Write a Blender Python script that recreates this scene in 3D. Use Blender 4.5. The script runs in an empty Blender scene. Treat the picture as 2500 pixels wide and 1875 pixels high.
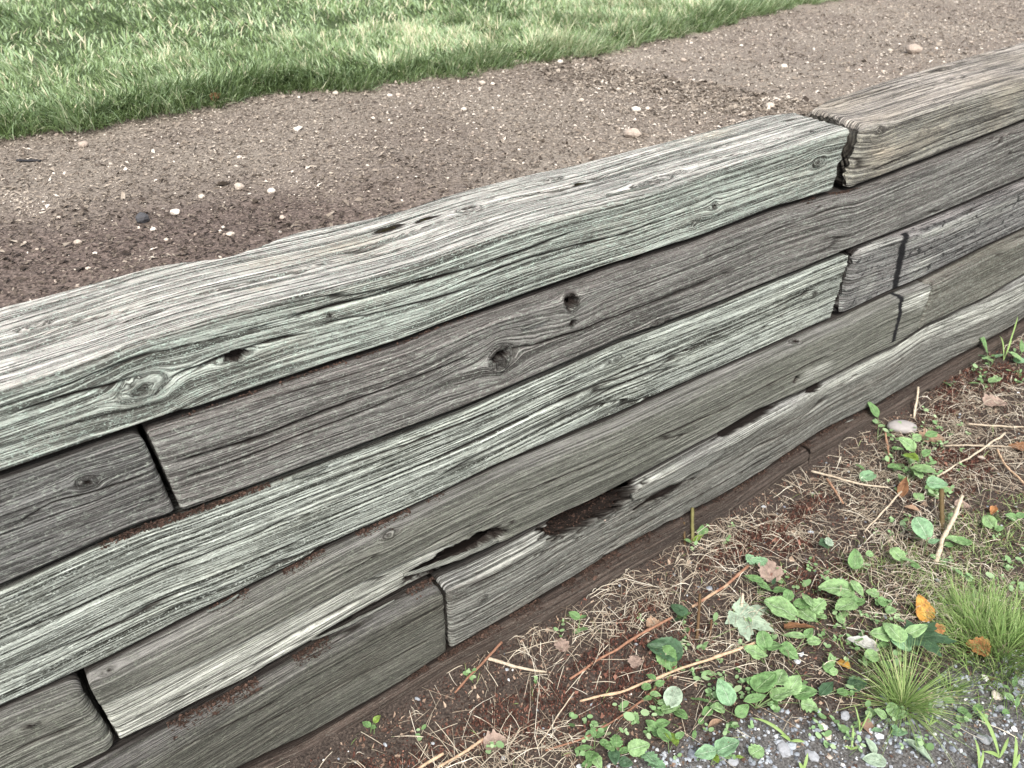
import bpy, math, random
import numpy as np
rng = np.random.default_rng(7)
random.seed(7)
SC = bpy.context.scene
COL = SC.collection
R = math.radians

# ---------------------------------------------------------------- camera, light, exposure
K = 0.85
F = 1950.0                                   # focal length in pixels of a 2500 px wide frame
PITCH = math.atan2(1282, F)
YAW = math.atan2(3180, F*math.cos(PITCH) + 1282*math.sin(PITCH))
CAM = np.array([0.0, -1.6363*K, 0.8687*K])
cam = bpy.data.cameras.new('camera')
cam_o = bpy.data.objects.new('camera', cam); COL.objects.link(cam_o)
cam.sensor_width = 36; cam.lens = F/2500*36
cam.clip_start = 0.02; cam.clip_end = 300
cam_o.location = CAM
cam_o.rotation_euler = (math.pi/2 - PITCH, 0, -(math.pi/2 - YAW))
cam.dof.use_dof = True; cam.dof.focus_distance = 1.95; cam.dof.aperture_fstop = 4.8
SC.camera = cam_o

SUN_EL, SUN_AZ = R(58), R(-60)      # azimuth of the light in the wall's frame (towards -y, a little -x)
world = bpy.data.worlds.new('World'); SC.world = world; world.use_nodes = True
nt = world.node_tree; nt.nodes.clear()
wo = nt.nodes.new('ShaderNodeOutputWorld'); bg = nt.nodes.new('ShaderNodeBackground')
sky = nt.nodes.new('ShaderNodeTexSky'); sky.sky_type = 'NISHITA'; sky.sun_disc = False
sky.sun_elevation = SUN_EL; sky.air_density = 1.0; sky.dust_density = 4.0; sky.ozone_density = 0.6
hs = nt.nodes.new('ShaderNodeHueSaturation'); hs.inputs['Saturation'].default_value = 0.35
nt.links.new(sky.outputs[0], hs.inputs['Color']); nt.links.new(hs.outputs[0], bg.inputs[0])
bg.inputs[1].default_value = 0.15
nt.links.new(bg.outputs[0], wo.inputs[0])
sun = bpy.data.lights.new('sun', 'SUN'); sun.energy = 1.6; sun.angle = R(16); sun.color = (1.0, 0.95, 0.88)
sun_o = bpy.data.objects.new('sun', sun); COL.objects.link(sun_o)
sd = np.array([-0.34, -0.62, 1.0])   # direction towards the sun
sd = sd/np.linalg.norm(sd)
sky.sun_elevation = math.asin(sd[2]); sky.sun_rotation = math.atan2(sd[0], sd[1])
from mathutils import Vector, Matrix
sun_o.rotation_euler = Vector(sd).to_track_quat('Z', 'Y').to_euler()
SC.view_settings.view_transform = 'Standard'; SC.view_settings.look = 'None'
SC.view_settings.exposure = 1.15; SC.view_settings.gamma = 1

# ---------------------------------------------------------------- projection helpers
_h = np.array([math.cos(YAW), math.sin(YAW), 0]); _r = np.array([math.sin(YAW), -math.cos(YAW), 0])
_fw = _h*math.cos(PITCH) + np.array([0, 0, -math.sin(PITCH)])
_up = _h*math.sin(PITCH) + np.array([0, 0, math.cos(PITCH)])
def ray(x, y): return _fw + (x-1250)/F*_r + (937.5-y)/F*_up
def onz(x, y, z): d = ray(x, y); return CAM + (z-CAM[2])/d[2]*d
def ony(x, y, Y): d = ray(x, y); return CAM + (Y-CAM[1])/d[1]*d
def proj(P):
    P = np.asarray(P, float) - CAM
    w = P @ _fw
    return 1250 + F*(P @ _r)/w, 937.5 - F*(P @ _up)/w, w

# ---------------------------------------------------------------- numpy noise
def _hash(ix, iy, seed):
    n = (ix.astype(np.int64)*374761393 + iy.astype(np.int64)*668265263 + seed*1442695041) & 0xffffffff
    n = ((n ^ (n >> 13))*1274126177) & 0xffffffff
    n = (n ^ (n >> 16)) & 0xffffffff
    return n/4294967295.0
def vnoise(x, y, seed=0):
    x, y = np.broadcast_arrays(np.asarray(x, float), np.asarray(y, float))
    x0 = np.floor(x); y0 = np.floor(y); fx = x-x0; fy = y-y0
    fx = fx*fx*(3-2*fx); fy = fy*fy*(3-2*fy)
    a = _hash(x0, y0, seed); b = _hash(x0+1, y0, seed); c = _hash(x0, y0+1, seed); d = _hash(x0+1, y0+1, seed)
    return (a*(1-fx)+b*fx)*(1-fy)*2 + (c*(1-fx)+d*fx)*fy*2 - 1
def fbm(x, y, o=3, seed=0):
    s = 0; a = 0.5
    for i in range(o):
        s = s + a*vnoise(x*2**i, y*2**i, seed+i*17); a *= 0.5
    return s
def sstep(a, b, x):
    t = np.clip((x-a)/(b-a), 0, 1); return t*t*(3-2*t)

# ---------------------------------------------------------------- mesh helpers
def mesh_np(name, V, Q=None, T=None, attrs=None, mat=None, parent=None, smooth=True, loc=None, mats=None, midx=None):
    """links one mesh object from numpy verts, quads and triangles"""
    V = np.asarray(V, np.float32); nq = 0 if Q is None else len(Q); ntr = 0 if T is None else len(T)
    me = bpy.data.meshes.new(name)
    me.vertices.add(len(V)); me.vertices.foreach_set('co', V.ravel())
    idx = []; 
    if nq: idx.append(np.asarray(Q, np.int32).ravel())
    if ntr: idx.append(np.asarray(T, np.int32).ravel())
    idx = np.concatenate(idx)
    me.loops.add(len(idx)); me.loops.foreach_set('vertex_index', idx)
    st = np.concatenate([np.arange(nq)*4, nq*4 + np.arange(ntr)*3]).astype(np.int32)
    me.polygons.add(nq+ntr); me.polygons.foreach_set('loop_start', st)
    me.polygons.foreach_set('use_smooth', np.full(nq+ntr, smooth))
    me.update(calc_edges=True)
    for k, a in (attrs or {}).items():
        a = np.asarray(a, np.float32)
        if a.ndim == 1:
            at = me.attributes.new(k, 'FLOAT', 'POINT'); at.data.foreach_set('value', a)
        else:
            at = me.attributes.new(k, 'FLOAT_VECTOR', 'POINT'); at.data.foreach_set('vector', a.ravel())
    for m in (mats or ([mat] if mat else [])): me.materials.append(m)
    if midx is not None: me.polygons.foreach_set('material_index', np.asarray(midx, np.int32))
    me.validate()
    o = bpy.data.objects.new(name, me); COL.objects.link(o)
    if parent is not None: o.parent = parent
    if loc is not None: o.location = loc
    return o
def tag(o, label=None, cat=None, group=None, kind=None):
    if label: o['label'] = label
    if cat: o['category'] = cat
    if group: o['group'] = group
    if kind: o['kind'] = kind
    return o
def empty(name, loc, label, cat, group=None):
    o = bpy.data.objects.new(name, None); COL.objects.link(o); o.location = loc; o.empty_display_size = .02
    return tag(o, label, cat, group)
def grid_quads(n, m, wrap=False):
    i, j = np.meshgrid(np.arange(n-1), np.arange(m if wrap else m-1), indexing='ij')
    a = i*m+j; b = i*m+(j+1) % m
    return np.stack([a, b, b+m, a+m], -1).reshape(-1, 4)

# ---------------------------------------------------------------- materials
class N:
    def __init__(s, name):
        s.m = bpy.data.materials.new(name); s.m.use_nodes = True; s.t = s.m.node_tree; s.t.nodes.clear()
        s.out = s.t.nodes.new('ShaderNodeOutputMaterial'); s.b = s.t.nodes.new('ShaderNodeBsdfPrincipled')
        s.t.links.new(s.b.outputs[0], s.out.inputs[0]); s.b.inputs['Roughness'].default_value = .85
        s.b.inputs['Specular IOR Level'].default_value = .25
    def n(s, ty, **kw):
        x = s.t.nodes.new(ty)
        for k, v in kw.items(): setattr(x, k, v)
        return x
    def l(s, a, b): s.t.links.new(a, b)
    def attr(s, name, vec=False):
        x = s.n('ShaderNodeAttribute', attribute_name=name); return x.outputs['Vector' if vec else 'Fac']
    def inp(s, sock, v):
        if hasattr(v, 'is_output') or isinstance(v, bpy.types.NodeSocket): s.l(v, sock)
        else: sock.default_value = v
    def noise(s, vec, scale=1, detail=3, rough=.55, dist=0, dim='3D'):
        x = s.n('ShaderNodeTexNoise', noise_dimensions=dim); s.l(vec, x.inputs['Vector'])
        x.inputs['Scale'].default_value = scale; x.inputs['Detail'].default_value = detail
        x.inputs['Roughness'].default_value = rough; x.inputs['Distortion'].default_value = dist
        return x.outputs['Fac']
    def scale(s, vec, v):
        x = s.n('ShaderNodeVectorMath', operation='MULTIPLY'); s.l(vec, x.inputs[0]); x.inputs[1].default_value = v
        return x.outputs[0]
    def math(s, op, a, b=0.0, clamp=False):
        x = s.n('ShaderNodeMath', operation=op); x.use_clamp = clamp
        s.inp(x.inputs[0], a); s.inp(x.inputs[1], b); return x.outputs[0]
    def rng(s, v, a, b, c=0., d=1.):
        x = s.n('ShaderNodeMapRange'); x.interpolation_type = 'SMOOTHSTEP'; s.l(v, x.inputs[0])
        for i, q in enumerate((a, b, c, d)): x.inputs[i+1].default_value = q
        return x.outputs[0]
    def mix(s, f, a, b, mode='MIX'):
        x = s.n('ShaderNodeMix', data_type='RGBA', blend_type=mode)
        s.inp(x.inputs[0], f)
        for q, v in ((6, a), (7, b)):
            if isinstance(v, tuple): x.inputs[q].default_value = (*v[:3], 1)
            else: s.l(v, x.inputs[q])
        return x.outputs[2]
    def ramp(s, f, stops):
        x = s.n('ShaderNodeValToRGB'); s.l(f, x.inputs[0]); e = x.color_ramp.elements
        while len(e) < len(stops): e.new(.5)
        for q, (p, c) in zip(e, stops): q.position = p; q.color = (*c, 1)
        return x.outputs[0]
    def bump(s, hgt, st=1, dist=.001, nrm=None):
        x = s.n('ShaderNodeBump'); x.inputs['Strength'].default_value = st; x.inputs['Distance'].default_value = dist
        s.l(hgt, x.inputs['Height'])
        if nrm is not None: s.l(nrm, x.inputs['Normal'])
        return x.outputs[0]
    def color(s, c): s.inp(s.b.inputs['Base Color'], c if not isinstance(c, tuple) else (*c, 1))
    def normal(s, n): s.l(n, s.b.inputs['Normal'])

def wood_mat(name, light, dark, toplight=None, warm=(.20, .15, .12), contrast=1.0, blotch=.5, lichen=.5, lic_col=(.52, .60, .50), groove=1.0, warm_amt=.25, chalky=.45):
    s = N(name)
    g = s.attr('grain', True)                      # (u, v', seed)
    raw = s.attr('face', True)                     # (u, v, top weight)
    dirt = s.attr('dirt'); tar = s.attr('tar')
    sep = s.n('ShaderNodeSeparateXYZ'); s.l(raw, sep.inputs[0]); topw = sep.outputs[2]
    fine = s.noise(s.scale(g, (3.0, 330, 1)), 1, 3, .65)
    mid = s.noise(s.scale(g, (1.6, 150, 1)), 1, 4, .62)
    dash = s.noise(s.scale(g, (34, 300, 1)), 1, 2, .5)
    coarse = s.noise(s.scale(g, (1.1, 30, 1)), 1, 6, .68)
    chalk = s.noise(s.scale(raw, (230, 330, 1)), 1, 3, .7)
    xcr = s.noise(s.scale(g, (75, 55, 1)), 1, 4, .7, 1.2)
    speck = s.noise(s.scale(raw, (160, 420, 1)), 1, 2, .6)
    blot = s.noise(s.scale(raw, (26, 42, 1)), 1, 4, .62, .6)
    lich = s.noise(s.scale(raw, (55, 95, 1)), 1, 5, .68, .8)
    big = s.noise(s.scale(raw, (2.5, 7, 1)), 1, 3, .55)
    # grooves: narrow dark lines where the soft early wood has weathered out
    gf = s.rng(fine, .44, .50, 1., 0.)
    gm = s.rng(mid, .41, .46, 1., 0.)
    c0 = s.mix(s.rng(coarse, .30, .68), tuple(light[i]*.62+dark[i]*.38 for i in range(3)), light)
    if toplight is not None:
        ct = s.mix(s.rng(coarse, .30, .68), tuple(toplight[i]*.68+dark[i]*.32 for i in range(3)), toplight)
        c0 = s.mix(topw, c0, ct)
    c0 = s.mix(s.math('MULTIPLY', s.rng(big, .42, .66), warm_amt), c0, warm)
    c0 = s.mix(s.math('MULTIPLY', s.rng(speck, .35, .7), .35), c0, tuple(min(1, x*1.35) for x in light))
    c0 = s.mix(s.attr('bleach'), c0, s.mix(s.rng(coarse, .3, .7), (.40, .41, .36), (.62, .63, .57)))
    c0 = s.mix(s.math('MULTIPLY', s.attr('cream'), .45), c0, (.60, .52, .40))
    lm = s.math('MULTIPLY', s.rng(lich, .52, .62), lichen)
    lm = s.math('MULTIPLY', lm, s.math('SUBTRACT', 1, s.math('MULTIPLY', topw, .8)))
    c0 = s.mix(lm, c0, lic_col)
    bl = s.math('MULTIPLY', s.rng(blot, .56, .68), blotch)
    c0 = s.mix(bl, c0, tuple(x*1.25 for x in dark))
    c0 = s.mix(s.math('MULTIPLY', s.rng(dash, .56, .68), .45*contrast), c0, tuple(x*1.1 for x in dark))
    gr = s.math('MULTIPLY', s.math('MAXIMUM', s.math('MULTIPLY', gf, .86), s.math('MULTIPLY', gm, .95)), contrast, True)
    c0 = s.mix(gr, c0, tuple(x*.75 for x in dark))
    # chalky bloom lying over ridges and grooves, and short dark cross checks
    bloom = s.math('MULTIPLY', s.math('MULTIPLY', s.rng(chalk, .50, .62), s.rng(lich, .42, .60)), chalky)
    c0 = s.mix(bloom, c0, tuple(min(.8, x*1.12) for x in lic_col))
    c0 = s.mix(s.math('MULTIPLY', s.rng(s.math('ABSOLUTE', s.math('SUBTRACT', xcr, .5)), .0, .012, 1, 0), .5), c0, tuple(x*.7 for x in dark))
    c0 = s.mix(dirt, c0, (.016, .012, .010))  # dirt holds real grime plus painted shade of seams, slots and joint ends
    c0 = s.mix(tar, c0, (.012, .012, .013))
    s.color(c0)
    h = s.math('ADD', s.math('MULTIPLY', s.rng(fine, .36, .60), .5), s.math('MULTIPLY', s.rng(mid, .30, .56), 1.2))
    h = s.math('ADD', h, s.math('MULTIPLY', speck, .6))
    h = s.math('ADD', h, s.math('MULTIPLY', lm, .3))
    h = s.math('SUBTRACT', h, s.math('MULTIPLY', s.rng(dash, .5, .68), .5))
    s.normal(s.bump(h, 1.0*min(1, groove), .0032*groove))
    s.b.inputs['Roughness'].default_value = .9
    s.b.inputs['Specular IOR Level'].default_value = .15
    return s.m

# ---------------------------------------------------------------- the retaining wall
def cat(px, fn):
    P = np.array([fn(a, b) for a, b in px]); o = np.argsort(P[:, 0]); return P[o]
def smooth_fn(X, Y, w=.02):
    g = np.linspace(-0.8, 7.5, 4200)
    v = np.interp(g, X, Y)
    k = int(w/(g[1]-g[0])); kk = np.hanning(2*k+3); kk /= kk.sum()
    vp = np.pad(v, k+1, mode='edge'); v = np.convolve(vp, kk, 'valid')
    return lambda x: np.interp(x, g, v)
Z1 = lambda X: X

# seams in photo pixels: bottom edge of each course and the front top edge of each course
A1 = [(0,957),(235,880),(407,817),(565,768),(791,712),(1021,650),(1180,590),(1333,540),(1564,479),(1690,436),(1893,372),(2061,316),(2169,300),(2359,235),(2500,193)]
B1 = [(0,746),(203,694),(362,651),(443,635),(511,633),(588,615),(723,561),(1000,506),(1044,488),(1306,420),(1496,375),(1750,312),(1825,287),(1925,276),(2006,240),(2133,199),(2381,127),(2500,97)]
S1 = [(0,1156),(334,1041),(542,975),(741,907),(1000,824),(1039,803),(1229,736),(1374,686),(1491,645),(1690,583),(1889,506),(2038,463),(2063,463),(2278,382),(2500,291)]
A2 = [(0,1196),(300,1085),(409,1056),(1000,865),(1396,720),(1750,590),(2056,486),(2500,318)]
S2 = [(0,1430),(226,1328),(393,1261),(420,1258),(1000,1043),(1157,984),(1310,916),(1514,828),(1590,801),(1771,731),(2056,614),(2250,538),(2500,432)]
A3 = [(0,1466),(402,1292),(1000,1068),(1310,936),(1771,748),(2056,630),(2250,565),(2500,460)]
S3 = [(0,1724),(221,1627),(579,1446),(814,1324),(1000,1236),(1229,1125),(1356,1072),(1500,1011),(1750,900),(1907,830),(2050,768),(2178,708),(2250,677),(2404,600),(2500,556)]
A4 = [(0,1775),(253,1672),(678,1450),(990,1290),(1247,1168),(1500,1061),(1750,942),(1943,850),(2178,738),(2264,706),(2500,590)]
S4 = [(149,1890),(260,1835),(316,1808),(606,1663),(768,1568),(931,1473),(1039,1414),(1143,1369),(1247,1319),(1347,1265),(1455,1215),(1559,1161),(1753,1056),(1844,1002),(1952,957),(2183,844),(2259,794),(2404,727),(2500,668)]
A5 = [(350,1870),(497,1776),(669,1672),(944,1523),(1094,1450),(1300,1345),(1546,1205),(1771,1082),(1871,1028),(2043,922),(2178,857),(2359,760),(2500,704)]
S5 = [(450,1950),(579,1875),(750,1794),(908,1708),(1085,1595),(1202,1527),(1383,1419),(1500,1343),(1753,1215),(1898,1124),(2146,984),(2359,858),(2500,776)]
A6 = [(620,1890),(900,1735),(1247,1538),(1428,1440),(1654,1309),(1952,1118),(2146,1008),(2359,885),(2500,800)]

GAP = .0125
rows = []
c = cat(A1, lambda a, b: ony(a, b, 0)); zt1 = smooth_fn(c[:, 0], c[:, 2], .14)
c = cat(S1, lambda a, b: ony(a, b, 0)); zb1 = smooth_fn(c[:, 0], c[:, 2], .07)
def back_pt(a, b):
    x = 1.0
    for _ in range(12):
        p = onz(a, b, float(zt1(x))); x = p[0]
    return p
c = cat(B1, back_pt); yb1 = smooth_fn(c[:, 0], c[:, 1], .07)
rows.append(dict(zt=zt1, zb=zb1, yf=lambda x: 0*x, yb=yb1))
def next_row(A, S, above):
    zt = lambda x: above['zb'](x) - GAP
    def pa(a, b):
        x = 1.0
        for _ in range(15): p = onz(a, b, float(zt(x))); x = .5*x+.5*p[0]
        return p
    c = cat(A, pa); yf = smooth_fn(c[:, 0], c[:, 1], .22)
    if S is None: return dict(zt=zt, zb=lambda x: zt(x)-.17, yf=yf)
    def pb(a, b):
        x = 1.0
        for _ in range(15): p = ony(a, b, float(yf(x))); x = .5*x+.5*p[0]
        return p
    c = cat(S, pb); zb = smooth_fn(c[:, 0], c[:, 2], .07)
    return dict(zt=zt, zb=zb, yf=yf)
for A, S in ((A2, S2), (A3, S3), (A4, S4), (A5, S5), (A6, None)): rows.append(next_row(A, S, rows[-1]))
ROWS = rows
for i, r_ in enumerate(rows):
    xs = np.array([0., .5, 1, 1.5, 2, 3, 4])
    print('row', i+1, 'yf', np.round(r_['yf'](xs), 3), 'zt', np.round(r_['zt'](xs), 3), 'h', np.round(r_['zt'](xs)-r_['zb'](xs), 3))

def front_uv(row, a, b):
    """photo pixel -> (x, v) on the front or top face of a course; v=0 at its top front edge, >0 down the front"""
    x = 1.0
    for _ in range(25): p = ony(a, b, float(row['yf'](x))); x = .5*x+.5*p[0]
    v = float(row['zt'](p[0])) - p[2]
    if v >= 0: return p[0], v
    for _ in range(25): p = onz(a, b, float(row['zt'](x))); x = .5*x+.5*p[0]
    return p[0], -(p[1]-float(row['yf'](p[0])))

HOLLOW = []
def timber(name, row, x0, x1, mat, label, seed=0, rad=.018, rad_b=.006, bleach=(), strip=None, ends=(0, 0), end_r=(.012, .012), top_fine=.07, depth=.22,
           knots=(), cracks=(), pits=(), tars=(), creams=(), dx=.006, dv=.0024, und=.003, rough=1.0, pit_dir=(0, 1, 0), ch=0):
    r = ROWS[row]
    nx = int((x1-x0)/dx)+1
    # finer stations at both ends so the sawn edge rounds over
    e = np.array([0, .0012, .003, .006])
    X = np.concatenate([x0+e, np.linspace(x0+.010, x1-.010, nx), x1-e[::-1]]); nx = len(X)
    zt, zb, yf = r['zt'](X), r['zb'](X), r['yf'](X)
    if row == 0: W = r['yb'](X) - yf; top_fine = 1.0
    else: W = np.full(nx, depth)
    h = zt - zb; hm = float(h.mean()); Wm = float(W.mean())
    # cross-section: normalised parameters
    if row == 0: ta = np.arange(0, Wm-2*rad, dv*1.15)
    else: ta = np.concatenate([np.arange(0, top_fine, dv*1.15), np.arange(top_fine, Wm-2*rad, .02)])
    ta = ta[::-1]/ (Wm-2*rad)                      # 1 (back) .. 0 (arris)
    ta = np.concatenate([[1.0], ta[ta < .995]])
    tf = np.linspace(0, 1, int((hm-2*rad)/dv)+1)
    na = 9; th = np.linspace(0, math.pi/2, na+2)[1:-1]
    tb = np.linspace(0, 1, 6)
    P = []; Vc = []; Nn = []; TW = []
    one = np.ones(nx)
    # back face
    P.append(np.stack([X, yf+W-.0, zt-h*.98], -1)); Vc.append(-Wm-hm+0*one); Nn.append((0, 1, 0)); TW.append(1)
    P.append(np.stack([X, yf+W, zt-rad], -1)); Vc.append(-Wm-rad+0*one); Nn.append((0, 1, 0)); TW.append(1)
    for t in ta:
        a = t*(W-2*rad)+rad
        P.append(np.stack([X, yf+a, zt], -1)); Vc.append(-a+0*one); Nn.append((0, 0, 1)); TW.append(1)
    for q in th:
        P.append(np.stack([X, yf+rad-rad*math.sin(q), zt-rad+rad*math.cos(q)], -1))
        Vc.append((-rad+q/(math.pi/2)*2*rad)*one); Nn.append((0, -math.sin(q), math.cos(q))); TW.append(1-q/(math.pi/2))
    for t in tf:
        z = zt-rad-t*(h-rad-rad_b)
        P.append(np.stack([X, yf+0*X, z], -1)); Vc.append(zt-z); Nn.append((0, -1, 0)); TW.append(0)
    rb = rad_b
    for q in th:
        P.append(np.stack([X, yf+rb-rb*math.cos(q), zb+rb-rb*math.sin(q)], -1))
        Vc.append(h-rb+q/(math.pi/2)*2*rb); Nn.append((0, -math.cos(q), -math.sin(q))); TW.append(0)
    for t in tb:
        P.append(np.stack([X, yf+rad_b+t*(W-rad_b-.2*rad), zb], -1)); Vc.append(h+rad+t*W); Nn.append((0, 0, -1)); TW.append(0)
    P = np.stack(P, 1); Vc = np.stack(Vc, 1); Nn = np.array(Nn, float); TW = np.array(TW, float)
    m = P.shape[1]
    U = np.repeat(X[:, None], m, 1)
    # grain flow
    G = Vc + .0022*fbm(U*.8+seed, Vc*4, 2, seed+1) + .0008*fbm(U*9+seed, Vc*30, 2, seed+3)
    hole_m = np.zeros_like(G, bool); ring = np.zeros_like(G); dirt = np.zeros_like(G); D = np.zeros_like(G)
    for (a, b, Rk, el, hole, hd) in knots:
        uk, vk = front_uv(r, a, b)
        wq = Rk*.9; dU = (U-uk)/el + wq*fbm(U*.45/Rk, Vc*.45/Rk, 2, seed+int(a)); dV = Vc-vk + wq*.8*fbm(U*.5/Rk, Vc*.5/Rk, 2, seed+int(b)); r2 = np.sqrt(dU**2+dV**2)+1e-5
        w = np.where(r2 > Rk, (Rk/r2)**2, 0)
        out = -dV*w
        ins = vk + (Rk-r2)*.8
        G = np.where(r2 > Rk, G+out*np.exp(-np.maximum(r2-Rk*3, 0)/(Rk*2)), ins + .014*fbm(U*50, Vc*50, 3, seed+5))
        D += .0035*np.exp(-(r2/(Rk*1.3))**2)
        jag = 1+.8*fbm(U*75, Vc*75, 3, seed+9)
        D -= .003*np.exp(-((r2-Rk)/(.0025))**2)
        dirt = np.maximum(dirt, .55*np.exp(-((r2-Rk)/(.0028))**2))
        ang_ = np.arctan2(dV, dU); rad_ = np.abs(np.sin(ang_*3.5+seed+2*fbm(U*60, Vc*60, 2, 7)))
        kin = sstep(Rk*1.15, Rk*.5, r2)
        dirt = np.maximum(dirt, kin*np.clip(.42+.7*fbm(U*110, Vc*150, 3, 3)+.45*sstep(.25, .0, rad_), 0, .9))
        D -= .003*kin*sstep(.22, 0, rad_)
        if hole > 0:
            qh = r2/(hole*jag); k = sstep(1.15, .75, qh); D -= min(hd, .022)*k; dirt = np.maximum(dirt, sstep(1.5, 1.0, qh))
            if hd >= .05: hole_m |= qh < .72
    grv = fbm(U*1.1+seed*3.1, G*90, 3, seed+11)
    D += rough*.0011*np.where(grv < 0, grv*1.3, grv*.4)
    grv2 = fbm(U*2.4+seed, G*200, 2, seed+31)
    D += rough*.0015*grv2
    # long drying checks, everywhere
    chk = np.abs(fbm(U*1.1+seed*7, G*26, 2, seed+41)); msk = sstep(.05, .30, vnoise(U*1.7+seed, G*17, seed+43))
    k = sstep(.036, .0, chk)*msk; D -= rough*.006*k; dirt = np.maximum(dirt, .85*k)
    D += und*.9*fbm(U*2.2+seed*5, Vc*9, 2, seed+51) + und*.4*fbm(U*14, Vc*22, 2, seed+53)
    for (poly, wd, dp) in cracks:
        pts = np.array([front_uv(r, a, b) for a, b in poly]); o = np.argsort(pts[:, 0]); pts = pts[o]
        L0, L1 = pts[0, 0], pts[-1, 0]
        vc = np.interp(U, pts[:, 0], pts[:, 1]) + .0035*fbm(U*14, U*0+seed, 3, seed+61)
        tap = np.clip(np.minimum(U-L0, L1-U)/.05, 0, 1)*((U > L0) & (U < L1))
        wv = wd*(.45+.55*tap)*(1+.5*vnoise(U*18, U*0+3, seed+5))
        k = np.exp(-((Vc-vc)/(wv*1.5))**2)*tap
        D -= dp*k; dirt = np.maximum(dirt, np.clip(1.1*k, 0, 1))
    PD = np.zeros_like(G)
    for (a, b, su, sv, dp, ang) in pits:
        su *= 1.35; sv *= 1.6
        uk, vk = front_uv(r, a, b)
        dU = U-uk; dV = Vc-vk - ang*dU
        q = np.sqrt((dU/su)**2+(dV/sv)**2) * (1+.45*fbm(U*45, Vc*90, 3, seed+71))
        k = sstep(1.04, .90, q); PD = np.maximum(PD, (dp if dp < .1 else .018)*k)
        if dp >= .1: hole_m |= q < .89
        dirt = np.maximum(dirt, sstep(1.30, .96, q))  # pit soil; also paints the deep shade inside slots
    # hidden ledges and undersides: seam shade painted in along with packed soil
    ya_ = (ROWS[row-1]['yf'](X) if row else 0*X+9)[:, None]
    seam_shade = np.clip(sstep(-.004, .006, P[:, :, 1]-ya_)*(TW[None] > .6)*.85 + (Nn[:, 2][None] < -.7)*1.0, 0, 1)
    dirt = np.maximum(dirt, seam_shade)
    ble = np.zeros_like(G)
    for (a, b, su, sv, st_) in bleach:
        uk, vk = front_uv(r, a, b); ble = np.maximum(ble, st_*sstep(1.3, .4, np.sqrt(((U-uk)/su)**2+((Vc-vk)/sv)**2)+.6*fbm(U*12, G*60, 3, seed+97)))
    if strip:
        pts = np.array([front_uv(r, a, b) for a, b in strip[0]]); vc = np.interp(U, pts[:, 0], pts[:, 1]) + .0035*fbm(U*14, U*0+seed, 3, seed+61)
        xe = front_uv(r, *strip[1])[0]; w_ = sstep(0, .004, Vc-vc)*sstep(xe+.02, xe-.04, U); ble = np.maximum(ble, w_*.95); D -= w_*(.009+.004*fbm(U*6, G*80, 2, seed+98))
    tar = np.zeros_like(G); cream = np.zeros_like(G)
    for (a, b, su, sv) in creams:
        uk, vk = front_uv(r, a, b); cream = np.maximum(cream, np.exp(-(((U-uk)/su)**2+((Vc-vk)/sv)**2))*np.clip(1+.8*fbm(U*9, Vc*50, 3, seed+99), 0, 1.3))
    for (poly, wd) in tars:
        pts = np.array([front_uv(r, a, b) for a, b in poly]); o = np.argsort(pts[:, 1]); pts = pts[o]
        uc = np.interp(Vc, pts[:, 1], pts[:, 0]); 
        inside = (Vc > pts[0, 1]-.01) & (Vc < pts[-1, 1]+.006)
        tar = np.maximum(tar, sstep(1.1, .7, np.abs(U-uc)/(wd*(1+.5*fbm(U*40, Vc*40, 3, seed+81))))*inside)
    mo = np.zeros_like(G)
    # ends: round over and skew
    ctr = P.mean(1, keepdims=True)
    dd = np.minimum(X-x0, x1-X)
    for side, er in ((0, end_r[0]), (1, end_r[1])):
        d_ = (X-x0) if side == 0 else (x1-X)
        er_v = er*(1+.9*fbm(P[:, :, 2]*60, P[:, :, 1]*60, 3, seed+91))
        t = np.clip(1-d_[:, None]/er_v, 0, 1)
        ins = er_v*(1-np.sqrt(np.maximum(1-t*t, 0)))
        D -= ins*.9
        D -= .002*sstep(.03, 0, d_)[:, None]*(.5+vnoise(G*160, U*0, seed+95))
    P2 = P + D[:, :, None]*Nn[None]
    P2 += PD[:, :, None]*np.array(pit_dir)[None, None]
    if pit_dir[2]: HOLLOW.append(P2[(PD > .03) & ~hole_m])
    zc = (zt+zb)/2
    for side in (0, 1):
        if ends[side]:
            d_ = (X-x0) if side == 0 else (x1-X)
            wgt = sstep(.16, 0, d_)[:, None]
            P2[:, :, 0] += wgt*ends[side][0]*(P[:, :, 2]-zc[:, None]) + wgt*ends[side][1]*(P[:, :, 1]-yf[:, None])
    # saw-cut end faces
    allV = [P2.reshape(-1, 3)]; gA = [np.stack([U, G, U*0+seed*1.7], -1).reshape(-1, 3)]
    fA = [np.stack([U, Vc, np.repeat(TW[None], nx, 0)], -1).reshape(-1, 3)]; dA = [dirt.ravel()]; tA = [tar.ravel()]; cA_ = np.zeros(0)
    hm_ = hole_m.ravel(); q0 = grid_quads(nx, m, wrap=True); q0 = q0[~hm_[q0].all(1)]
    Q = [q0]; off = nx*m
    T = []
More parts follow.
